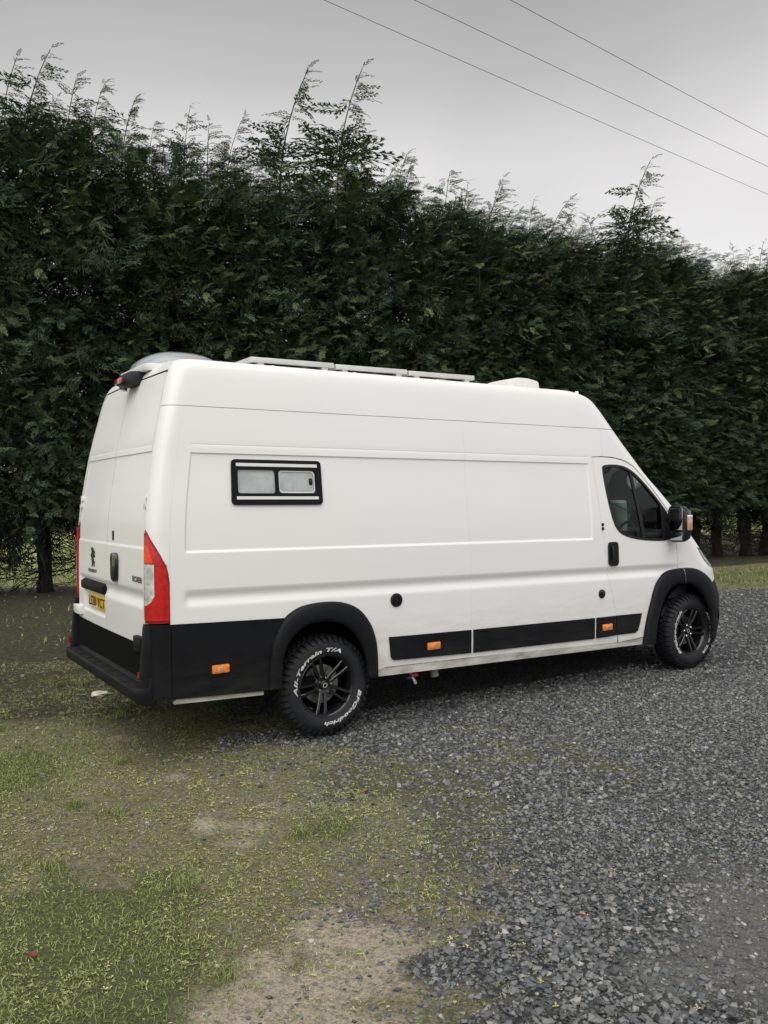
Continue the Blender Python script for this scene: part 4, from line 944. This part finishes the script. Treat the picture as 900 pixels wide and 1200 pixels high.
def stone_base(rg, sub):
    bm = bmesh.new()
    if sub: bmesh.ops.create_icosphere(bm, subdivisions=1, radius=1)
    else: bmesh.ops.create_cube(bm, size=1.4)
    v = np.array([q.co[:] for q in bm.verts]); 
    if not sub: bmesh.ops.triangulate(bm, faces=bm.faces)
    f = np.array([[q.index for q in fc.verts] for fc in bm.faces]); bm.free()
    v = v*(1+(rg.random((len(v), 1))-.5)*.75)+(rg.random(v.shape)-.5)*.35
    return v*np.array([1, .8, .55]), f
SC = {}
def collect(name, V, F, T, mt):
    d = SC.setdefault(name, dict(V=[], F=[], T=[], n=0, m=mt)); d['V'].append(V); d['F'].append(F+d['n']); d['T'].append(T); d['n'] += len(V)
def stones(name, X, Y, size, sub, rg, mt, nv=10, lift=.15):
    Vs, Fs, Ts = [], [], []; o = 0; n = len(X); which = rg.integers(0, nv, n); Z = gheight(X, Y); bases = [stone_base(rg, sub) for _ in range(nv)]
    for k in range(nv):
        m_ = which == k; c_ = m_.sum()
        if not c_: continue
        v, f = bases[k]; R_ = rotm(rg, c_, 1.3); P = np.einsum('nij,vj->nvi', R_, v)*size[m_][:, None, None]
        P += np.stack([X[m_], Y[m_], Z[m_]+size[m_]*lift], 1)[:, None, :]
        Vs.append(P.reshape(-1, 3)); Fs.append((f[None]+(np.arange(c_)*len(v))[:, None, None]+o).reshape(-1, 3)); o += c_*len(v)
        t = rg.random(c_); Ts.append(np.repeat(t, len(v)))
    collect(name, np.vstack(Vs), np.vstack(Fs), np.concatenate(Ts), mt)
sm = bpy.data.materials.new('gravel_stone'); N, L = nodes(sm); B = N['Principled BSDF']; tcg = N.new('ShaderNodeTexCoord')
sc0 = crmp(attr('tint'), [(0, (.028, .030, .033)), (.25, (.066, .070, .074)), (.55, (.125, .129, .133)), (.86, (.195, .195, .190)), (.96, (.26, .245, .215)), (1, (.46, .44, .42))])
sc1 = mixc(math_('MULTIPLY', noise(120, 5), .5), sc0, (.10, .103, .105)); L.new(sc1, B.inputs['Base Color']); B.inputs['Roughness'].default_value = .48
rg = np.random.default_rng(21)
def dgr(X, Y):
    m_ = masks(X, Y); x, y = under_van(X, Y); hide = (x > -.9) & (x < 4.4) & (y > -.45) & (y < 2.6)
    return np.clip(m_['gravel']*(1-.72*m_['dust'])+.035*(1-m_['lush']), 0, 1)*(~hide)*(1-.50*m_['moss'])
X, Y = scatter(76000, 2.3, 4.8, dgr, rg, 1.8); nb_ = vn.fbm(X, Y, .8)
sz = .0036+.0115*rg.random(len(X))**2.2; sz *= 1+.65*gauss(X, Y, .75, 3.1, .5, .8)*(rg.random(len(X)) > .35)
big_ = (sz > .0075) & (np.abs(X) < .47*Y+.2)
stones('gravel', X[big_], Y[big_], sz[big_], True, rg, sm); stones('gravel', X[~big_], Y[~big_], sz[~big_], False, rg, sm)
X, Y = scatter(60000, 4.8, 8.5, dgr, rg); stones('gravel', X, Y, .006+.013*rg.random(len(X))**1.8, False, rg, sm)
X, Y = scatter(44000, 8.5, 17, dgr, rg); stones('gravel', X, Y, .010+.017*rg.random(len(X))**1.6, False, rg, sm)
# grass and small weeds
lm = bpy.data.materials.new('grass_blade'); N, L = nodes(lm); B = N['Principled BSDF']; tcg = N.new('ShaderNodeTexCoord')
L.new(crmp(attr('tint'), [(0, (.050, .078, .020)), (.4, (.135, .18, .046)), (.75, (.25, .285, .09)), (.92, (.38, .39, .17)), (1, (.48, .42, .24))]), B.inputs['Base Color']); B.inputs['Roughness'].default_value = .5
B.inputs['Specular IOR Level'].default_value = .35
def blades(name, X, Y, hgt, wid, rg, lean=.7, tint=None, mt=lm):
    n = len(X); a = rg.random(n)*2*PI; l_ = (rg.random(n)**.7)*lean*hgt; dx, dy = np.cos(a), np.sin(a); sx_, sy_ = -dy, dx; Z = gheight(X, Y)-.002
    b = np.stack([X, Y, Z], 1); s_ = np.stack([sx_, sy_, 0*X], 1)*wid[:, None]; d = np.stack([dx, dy, 0*X], 1)
    up_ = np.array([0, 0, 1.]); m1 = b+d*(l_*.3)[:, None]+up_*(hgt*.55)[:, None]; t = b+d*l_[:, None]+up_*(hgt*(1-.25*lean*rg.random(n)))[:, None]
    V = np.stack([b-s_*.8, b+s_*.8, m1-s_, m1+s_, t], 1); F = np.array([[0, 1, 3], [0, 3, 2], [2, 3, 4]])
    tn = rg.random(n) if tint is None else np.clip(tint+(rg.random(n)-.5)*.5, 0, 1)
    collect(name, V.reshape(-1, 3), (F[None]+(np.arange(n)*5)[:, None, None]).reshape(-1, 3), np.repeat(tn, 5), mt)
def clump(X, Y, k, r, rg):
    return (np.repeat(X, k)+rg.normal(0, 1, len(X)*k)*np.repeat(r, k), np.repeat(Y, k)+rg.normal(0, 1, len(X)*k)*np.repeat(r, k))
X, Y = scatter(190000, 2.3, 6.5, lambda X, Y: np.clip(masks(X, Y)['lush'], 0, 1)*(.45+.55*sst(.35, .6, vn2.fbm(X, Y, 5.))), rg)
blades('grass', X, Y, .008+.020*rg.random(len(X))**1.4, .0009+.0012*rg.random(len(X)), rg, 1.7, .15+.55*vn.fbm(X, Y, 3.5)+.1)
# tufts all over the earth, sparse into the gravel
tf = lambda X, Y: np.clip((1-masks(X, Y)['gravel'])*(.25+.75*sst(.45, .62, vn.fbm(X, Y, 1.9)))*(1-.6*masks(X, Y)['sand'])*(1-.5*masks(X, Y)['soil'])+.25*masks(X, Y)['moss'], 0, 1)
X, Y = scatter(6500, 2.4, 9.5, tf, rg); r_ = .010+.030*rg.random(len(X)); X, Y = clump(X, Y, 13, r_, rg)
blades('grass', X, Y, .006+.017*rg.random(len(X)), .0012+.0014*rg.random(len(X)), rg, 1.8, .35+.55*vn2.fbm(X, Y, 4.))
X, Y = scatter(110000, 2.4, 9.0, lambda X, Y: np.clip((1-masks(X, Y)['gravel'])*(1-.75*masks(X, Y)['sand']), 0, 1)*sst(.38, .58, vn2.fbm(X, Y, 2.7)), rg)
blades('grass', X, Y, .004+.012*rg.random(len(X)), .0010+.0014*rg.random(len(X)), rg, 2.2, .55+.35*rg.random(len(X)))
X, Y = scatter(90, 2.6, 9.0, lambda X, Y: np.clip((1-masks(X, Y)['gravel'])*(1-.7*masks(X, Y)['sand']), 0, 1), rg); X, Y = clump(X, Y, 60, .02+.03*rg.random(len(X)), rg)
blades('grass', X, Y, .025+.045*rg.random(len(X)), .0016+.0010*rg.random(len(X)), rg, 1.1, .45)
X, Y = scatter(90000, 9., 24, lambda X, Y: np.clip(masks(X, Y)['lush']+.06*(hn(X, Y) > 11)*(1-masks(X, Y)['gravel'])*(hn(X, Y) < 15), 0, 1)*(X > -8), rg)
blades('grass', X, Y, .03+.07*rg.random(len(X)), .004+.003*rg.random(len(X)), rg, 1.2, .30+.3*vn2.fbm(X, Y, 1.5))  # far strip tinted lower: shade below the hedge painted into the blades
# flat broad-leaved weeds: little rosettes
def rosettes(name, X, Y, size, k, rg, tint):
    n = len(X); V = []; a0 = rg.random(n)*2*PI; Z = gheight(X, Y)+.002; P = []
    for j in range(k):
        a = a0+2*PI*j/k+rg.normal(0, .3, n); l_ = size*(.6+.5*rg.random(n)); d = np.stack([np.cos(a), np.sin(a), 0*a], 1); s_ = np.stack([-np.sin(a), np.cos(a), 0*a], 1); c_ = np.stack([X, Y, Z], 1); u_ = np.array([0, 0, 1.])*(l_*(.1+.5*rg.random(n)))[:, None]
        P.append(np.stack([c_, c_+d*(l_*.6)[:, None]-s_*(l_*.28)[:, None]+u_*.8, c_+d*l_[:, None]+u_*.7, c_+d*(l_*.6)[:, None]+s_*(l_*.28)[:, None]+u_], 1))
    V = np.stack(P, 1).reshape(-1, 3); F = np.array([[0, 1, 2], [0, 2, 3]]); m_ = n*k
    tn = np.clip(tint+(rg.random(n)-.5)*.5, 0, 1)
    collect(name, V, (F[None]+(np.arange(m_)*4)[:, None, None]).reshape(-1, 3), np.repeat(tn, 4*k), lm)
wd = lambda X, Y: np.clip((1-masks(X, Y)['gravel']*.93)*(.15+.85*sst(.46, .6, vn2.fbm(X, Y, 2.3)))*(1-.65*masks(X, Y)['sand'])+.7*masks(X, Y)['moss']*sst(.45, .65, vn.fbm(X, Y, 7.)), 0, 1)
X, Y = scatter(110000, 2.3, 9.5, wd, rg); rosettes('weeds', X, Y, .004+.011*rg.random(len(X))**2.0, 4, rg, .80)
X, Y = scatter(900, 2.3, 8.5, lambda X, Y: np.clip((1-masks(X, Y)['gravel'])*(1-.5*masks(X, Y)['sand'])*sst(.5, .6, vn2.fbm(X, Y, 1.7)), 0, 1), rg); X, Y = clump(X, Y, 9, .025+.02*rg.random(len(X)), rg)
rosettes('weeds', X, Y, .008+.012*rg.random(len(X)), 5, rg, .86)

for nm_, d in SC.items(): tag(link(nm_, tri_mesh(nm_, np.vstack(d['V']), np.vstack(d['F']), {'tint': np.concatenate(d['T'])}), d['m']), kind='stuff')

# ================================================================ HEDGE
fm = bpy.data.materials.new('conifer_leaf'); N, L = nodes(fm); B = N['Principled BSDF']; tcg = N.new('ShaderNodeTexCoord')
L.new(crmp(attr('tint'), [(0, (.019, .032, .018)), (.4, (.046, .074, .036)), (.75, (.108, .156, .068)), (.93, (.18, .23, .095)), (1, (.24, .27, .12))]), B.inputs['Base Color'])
B.inputs['Roughness'].default_value = .55; B.inputs['Specular IOR Level'].default_value = .3
bk = mat('conifer_bark', (.014, .012, .010), .9, nscale=9, namp=.4, bump=.8, bscale=18, bdist=.03)
def spray(rg, L_=1.0, pairs=11, sub=2, droop=.45, wid=1., fan=.40):
    """one flat feathery conifer frond along +x, blades only"""
    Q = []; hang = lambda p: np.array([p[0], p[1], p[2]-droop*p[0]**2])
    def blade(a, b, w):
        a = np.array(a, float); b = np.array(b, float); d = b-a; s_ = np.array([-d[1], d[0], 0]); s_ /= np.linalg.norm(s_)+1e-9; m_ = a*.55+b*.45; m_ = m_+np.array([0, 0, .012])
        Q.append([hang(a), hang(m_-s_*w), hang(b), hang(m_+s_*w)])
    for k in range(3): blade((L_*k/3, 0, 0), (L_*(k+1.15)/3, 0, 0), .012*(1.3-k*.3))
    for k in range(pairs):
        t = .12+.82*k/pairs; sg = 1 if k % 2 else -1; ln = L_*fan*(1-t)**.6*(.75+.5*rg.random())+.05; an = math.radians(28+14*rg.random())*sg
        o = np.array([L_*t, 0, .02*rg.normal()]); e = o+ln*np.array([math.cos(an), math.sin(an), .12*rg.normal()]); blade(o, e, .0135*wid)
        for j in range(sub):
            for s2 in (-1, 1):
                u = .25+.5*j/max(1, sub-1)*.9 if sub > 1 else .45; o2 = o+(e-o)*u; l2 = ln*.42*(1.15-u)+.03; a2 = an+s2*math.radians(26+10*rg.random())
                blade(o2, o2+l2*np.array([math.cos(a2), math.sin(a2), .1*rg.normal()]), .0125*wid)
    return np.array(Q).reshape(-1, 3)      # quads, 4 verts each
def quads_idx(n): q = np.arange(n*4).reshape(-1, 4); return q
def basis(d, roll, rg):
    """rows of frames with x = d"""
    d = d/np.linalg.norm(d, axis=1, keepdims=True); up_ = np.array([0, 0, 1.])+rg.normal(0, .15, d.shape); y = np.cross(up_, d); y /= np.linalg.norm(y, axis=1, keepdims=True)+1e-9; z = np.cross(d, y)
    c, s_ = np.cos(roll)[:, None], np.sin(roll)[:, None]; y2 = y*c+z*s_; z2 = -y*s_+z*c
    return np.stack([d, y2, z2], 2)
def place(sprays, P, D, size, roll, tint, rg):
    n = len(P); w = rg.integers(0, len(sprays), n); Rm = basis(D, roll, rg); V = []; T = []
    for k, s_ in enumerate(sprays):
        m_ = w == k
        if not m_.any(): continue
        q = np.einsum('nij,vj->nvi', Rm[m_]*size[m_][:, None, None], s_)+P[m_][:, None, :]; V.append(q.reshape(-1, 3)); T.append(np.repeat(tint[m_], len(s_)))
    return np.vstack(V), np.concatenate(T)
def make_crown(seed, H=7.6, base=1.38):
    """unit crown of one hedge conifer: dense, clipped towards -y (the lane) and +y, growing free at the top"""
    rg = np.random.default_rng(seed); sp_ = [spray(rg) for _ in range(5)]; P = []; D = []; S = []; Rl = []; T = []
    nb = 250
    for b in range(nb):
        z = base-.1+(H-base)*((b+rg.random())/nb)**.92; az = rg.random()*2*PI
        if rg.random() < .62: az = -PI/2+rg.normal(0, .75)
        tz = (z-base)/(H-base); rad = (1.0-.42*max(0, (tz-.55)/.45)**1.5)*(.80+.32*rg.random()); rad *= 1+.10*math.sin(z*2.1+seed)
        dx, dy = math.cos(az), math.sin(az); rise = .25+.5*rg.random()+.5*tz**3; tb = rg.random()
        ln = rad/max(abs(dy)*1.0, .75); ns = 9
        for k in range(ns):
            u = .42+.58*(k+rg.random())/ns; p = np.array([dx*ln*u, dy*ln*u*1.02, z+rise*ln*u*u*.7-.2*u])
            fan = rg.normal(0, .55); d = np.array([math.cos(az+fan), math.sin(az+fan), .25+.35*rg.normal()+.35*tz])
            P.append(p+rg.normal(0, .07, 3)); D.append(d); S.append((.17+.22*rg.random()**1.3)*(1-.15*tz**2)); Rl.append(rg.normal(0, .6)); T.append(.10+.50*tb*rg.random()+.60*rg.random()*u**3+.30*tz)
    # inner growth that closes the hedge, its shade put into darker tints
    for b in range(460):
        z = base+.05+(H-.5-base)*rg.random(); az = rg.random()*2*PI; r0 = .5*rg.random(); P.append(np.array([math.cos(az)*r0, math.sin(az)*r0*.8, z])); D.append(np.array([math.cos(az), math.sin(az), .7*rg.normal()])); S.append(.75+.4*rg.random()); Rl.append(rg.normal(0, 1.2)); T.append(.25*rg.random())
    V, T_ = place(sp_, np.array(P), np.array(D), np.array(S), np.array(Rl), np.clip(np.array(T), 0, 1), rg)
    n = len(V)//4
    return V, quads_idx(n), T_
def make_leader(seed, h=1.6):
    """a wispy leading shoot: bowed stem, short ascending side sprays whose tips hang"""
    rg = np.random.default_rng(seed); sp_ = [spray(rg, pairs=13, sub=1, droop=.3+.5*rg.random(), wid=1.6, fan=.18+.12*rg.random()) for _ in range(4)]; P = []; D = []; S = []; lean = .10+.32*rg.random(); az = rg.normal(.0, .7)
    def st_(u): v = max(float(u), 0.)**1.8; return np.array([math.cos(az)*lean*h*v, math.sin(az)*lean*h*v, h*(u-.06*u**4)])
    n = 46
    for k in range(n):
        u = ((k+.3*rg.random())/n)**1.0
        a = (0 if k % 2 else PI)+rg.normal(0, .55)
        if u > .62: a = rg.normal(0, .8)
        if u > .5 and rg.random() < .15: continue
        if u > .45 and u < .56 and rg.random() < .6: continue
        P.append(st_(u)); D.append(np.array([math.cos(a), math.sin(a), .42+.35*rg.random()+.9*max(0, u-.8)])); S.append((.55*(1-u)**.8+.13)*(.55+.85*rg.random())*h/1.6)
        if u < .42:
            a = rg.random()*2*PI; P.append(st_(u+.015)); D.append(np.array([math.cos(a), math.sin(a), .6])); S.append(.50*h/1.6)
            a = rg.random()*2*PI; P.append(st_(u*.8)); D.append(np.array([math.cos(a), math.sin(a), .9])); S.append(.45*h/1.6)
    P.append(st_(1)); D.append(np.array([math.cos(az)*.6, math.sin(az), .8])); S.append(.2)
    n = len(P); V, T_ = place(sp_, np.array(P), np.array(D), np.array(S), rg.normal(0, .5, n), np.clip(rg.random(n)*.5+.35, 0, 1), rg)
    F = quads_idx(len(V)//4); mb = MB().tube([tuple(st_(u)) for u in np.linspace(-.25, 1, 10)], [.010*(1-.8*u)+.0035 for u in np.linspace(0, 1, 10)], 5, False)
    V2 = np.array(mb.v); F2 = np.array(mb.f)+len(V); return np.vstack([V, V2]), np.vstack([F, F2]), np.concatenate([T_, np.full(len(V2), .3)])
crowns = []
for k in range(4):
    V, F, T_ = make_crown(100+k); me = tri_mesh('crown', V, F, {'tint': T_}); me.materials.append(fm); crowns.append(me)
leaders = []
for k in range(9):
    V, F, T_ = make_leader(300+k); me = tri_mesh('leading_shoot', V, F, {'tint': T_}); me.materials.append(fm); leaders.append(me)
trunks = []; twigs = []
for k in range(4):
    rg = np.random.default_rng(500+k); mb = MB(); pts = [(.05*rg.normal()*z, .04*rg.normal()*z, z) for z in (-.1, .35, .9, 1.6, 2.6, 4.5, 6.8)]
    mb.tube(pts, [r_*(1+.1*rg.normal()) for r_ in (.17, .145, .135, .13, .11, .07, .02)], 12); me = bpy.data.meshes.new('trunk'); me.from_pydata(mb.v, [], mb.f); me.materials.append(bk)
    for p_ in me.polygons: p_.use_smooth = True
    trunks.append(me)
    mb = MB()
    for b in range(135):
        z = .12+1.75*rg.random()**.8; a = rg.random()*2*PI; l_ = .5+.8*rg.random(); p0 = np.array([0, 0, z]); d = np.array([math.cos(a), math.sin(a), .15*rg.normal()-.05]); pts = [p0]
        for j in range(4): d = d+rg.normal(0, .22, 3)+np.array([0, 0, -.06]); d /= np.linalg.norm(d); pts.append(pts[-1]+d*l_/4)
        mb.tube([tuple(q) for q in pts], [.013, .010, .007, .005, .002], 4, False)
        for j in (1, 2, 3):
            for q_ in range(2):
                e = d+rg.normal(0, .7, 3); e /= np.linalg.norm(e); mb.tube([tuple(pts[j]), tuple(pts[j]+e*l_*.22), tuple(pts[j]+e*l_*.4+np.array([0, 0, -.05]))], [.005, .003, .0012], 3, False)
    me = bpy.data.meshes.new('dead_branches'); me.from_pydata(mb.v, [], mb.f); me.materials.append(bk); twigs.append(me)
# top of the dense growth and free-standing shoots, as height over distance along the hedge (X of the point on the hedge line)
HTOP = pchip([-12, -6.92, -5.57, -4.12, -2.56, -.89, 0, 1.88, 3.93, 6.15, 8.59, 9.9, 14], [8.3, 8.4, 8.25, 8.0, 7.9, 8.0, 8.0, 7.65, 7.5, 7.4, 7.05, 7.0, 6.9])
rg = np.random.default_rng(77); trees = []
HUES = ['leftmost', '']
xs_t = [-9.0, -8.1, -7.15, -6.26]; x = -5.42
while x < 13.2: xs_t.append(x); x += (.74+.22*rg.random())*(1 if x < 1 else .82)
for i, x in enumerate(xs_t):
    s0 = (x+6.4)/HT[0]; P = np.array([-6.4, 15.7])+HT*s0+HN*rg.normal(0, .10); z = float(HTOP(x))
    t = empty('hedge_conifer', (P[0], P[1], 0), math.atan2(HT[1], HT[0]))
    tag(t, 'tall dark green conifer trimmed into one long hedge, bare trunk below, feathery shoots on top', 'tree', 'conifers of the tall hedge')
    v = int(rg.integers(0, 4)); 
    if trees and v == trees[-1][2]: v = (v+1+int(rg.integers(0, 2))) % 4
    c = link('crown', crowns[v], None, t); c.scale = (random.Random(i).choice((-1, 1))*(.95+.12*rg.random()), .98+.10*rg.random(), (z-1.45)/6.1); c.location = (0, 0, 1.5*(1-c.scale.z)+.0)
    c['kind'] = 'stuff'
    if abs(x+6.25) < .45: t['label'] = 'hedge conifer whose thick bare trunk stands just left of the van rear'; thick = 1.15
    else: thick = 1.0
    for xx, lb in ((-1.96, 'hedge conifer bearing the left one of the two tallest bowed shoots'), (-.888, 'hedge conifer bearing the right one of the two tallest bowed shoots'), (5.33, 'hedge conifer with the tallest shoot of the right half of the hedge top')):
        if abs(x-xx) <= .40: t['label'] = lb
    tr = link('trunk', trunks[int(rg.integers(0, 4))], None, t); tr.rotation_euler = (0, 0, rg.random()*6.28); q = (.8+.4*rg.random())*thick; tr.scale = (q, q, z/7.8)
    tw = link('dead_branches', twigs[int(rg.integers(0, 4))], None, t); tw.rotation_euler = (0, 0, rg.random()*6.28); tw['kind'] = 'stuff'
    trees.append((t, x, v, z))
def shoot(x, ztip, h, k, dy=0., flip=1):
    t = min(trees, key=lambda q: abs(q[1]-x)); o = link('leading_shoot', leaders[(k*4) % 9], None, t[0]); ang = math.atan2(HT[1], HT[0])
    o.location = ((x-t[1])/HT[0], dy, ztip-h); s_ = h/1.55; o.scale = (s_*flip*1.0, s_, s_); o.rotation_euler = (0, 0, rg.normal(0, .3)); o['kind'] = 'stuff'
SH = [(15, 60, 2.0), (45, 48, 2.2), (95, 75, 1.9), (125, 100, 1.3), (160, 103, 1.7), (190, 143, 1.1), (228, 132, 1.5), (262, 145, 1.5), (283, 142, 1.2), (345, 88, 2.5), (408, 93, 2.5), (433, 160, 1.6), (480, 180, 1.6), (492, 183, 1.2), (528, 206, 1.5), (558, 215, 1.4), (592, 212, 1.7), (645, 243, 1.6), (668, 256, 1.1), (722, 213, 2.2), (770, 243, 1.8), (790, 278, 1.3), (812, 283, 1.2), (836, 292, 1.2), (888, 296, 1.5), (70, 118, 1.2), (310, 178, 1.1), (380, 190, 1.2), (620, 262, 1.0), (700, 262, 1.2), (745, 280, 1.0), (862, 318, 1.0)]
for i, (px, py, h) in enumerate(SH):
    r_ = (px-8-450)/1006.8; x = 18.222*r_/(1-.394*r_); yy = 18.222+.394*x; z = 1.76+(583+.0166*(px-450)*0-py)/1006.8*yy; shoot(x, z, h*.95, i, rg.normal(0, .3), 1)
for i in range(80):
    x = -8.4+21*rg.random(); shoot(x, float(HTOP(x))+.1+.7*rg.random(), 1.0+.7*rg.random(), i, rg.normal(0, .45), 1 if rg.random() < .7 else -1)

# ================================================================ OVERHEAD WIRES
wm = mat('black_wire', (.13, .13, .13), .6)
for (x0, y0, x1, y1, lab) in ((-.75, 12.67, 9.56, 21.25, 'thin black overhead wire, lowest of the three crossing the sky'), (.56, 12.70, 8.74, 19.41, 'thin black overhead wire, middle one of the three crossing the sky'), (1.97, 12.74, 8.01, 17.78, 'thin black overhead wire, highest of the three crossing the sky')):
    d = Vector((x1-x0, y1-y0, 0)).normalized(); a = Vector((x0, y0, 9)); pts = []
    for k in range(-26, 61):
        s_ = k*1.5; pts.append(a+d*s_+Vector((0, 0, .00035*(s_-6.3)**2-.01)))
    o = MB().tube(pts, .0048, 6).build('overhead_wire', wm); tag(o, lab, 'cable', 'overhead wires')
# ================================================================ SMALL LOOSE THINGS
def loose(name, X, Y, size, seed, mt, label, cat, flat=.6, sub=2):
    bm = bmesh.new(); bmesh.ops.create_icosphere(bm, subdivisions=sub, radius=1); r_ = random.Random(seed)
    for v in bm.verts: v.co *= 1+(r_.random()-.5)*.45; v.co.z *= flat; v.co *= size
    me = bpy.data.meshes.new(name); bm.to_mesh(me); bm.free(); o = link(name, me, mt); o.location = (X, Y, float(gheight(np.array([X]), np.array([Y]))[0])+size*flat*.35); o.rotation_euler = (0, 0, seed); return tag(o, label, cat)
loose('loose_rock', .12, 3.21, .020, 3, mat('wet_dark_rock', (.03, .032, .035), .35, nscale=40, namp=.3), 'small wet black rock lying on the sandy patch', 'rock', .75)
loose('loose_rock', -.66, 3.22, .009, 5, mat('pale_pebble', (.45, .44, .42), .6), 'small white pebble in the grass at lower left', 'rock', .7)
loose('loose_rock', .22, 3.30, .024, 8, mat('flat_grey_rock', (.13, .13, .13), .6, nscale=30, namp=.3), 'flat grey stone beside the wet black rock', 'rock', .35)
pap = loose('crumpled_paper', -2.62, 7.80, .085, 11, mat('dirty_paper', (.55, .50, .42), .8, nscale=20, namp=.3), 'crumpled pale scrap of paper on dark ground behind the van', 'litter', .30, 2)
def leaf(X, Y, size, rz, col, label):
    n = 9; V = []; F = []
    for i in range(n):
        t = i/(n-1); w = .34*math.sin(PI*t**.8)*(1-.15*(i % 2)); 
        for s_ in (-1, 0, 1): V.append(((t-.5)*size, s_*w*size, .12*size*(abs(s_)*.9+(2*t-1)**2)))
    for i in range(n-1):
        for j in (0, 1): F.append((3*i+j, 3*i+j+1, 3*i+j+4, 3*i+j+3))
    o = MB().add(V, F).build('fallen_leaf', mat('dry_leaf', col, .6, nscale=60, namp=.3), None, smooth=True); o.location = (X, Y, float(gheight(np.array([X]), np.array([Y]))[0])+.012); o.rotation_euler = (.15, .1, rz); return tag(o, label, 'leaf')
leaf(-1.39, 3.30, .05, .4, (.13, .028, .014), 'red-brown fallen leaf lying in the long grass at lower left')
leaf(-.14, 5.07, .05, 2.1, (.22, .10, .05), 'orange-brown fallen leaf where the weeds meet the gravel')
leaf(.80, 3.55, .04, 1.2, (.32, .20, .10), 'dull tan fallen leaf among the larger grey stones')
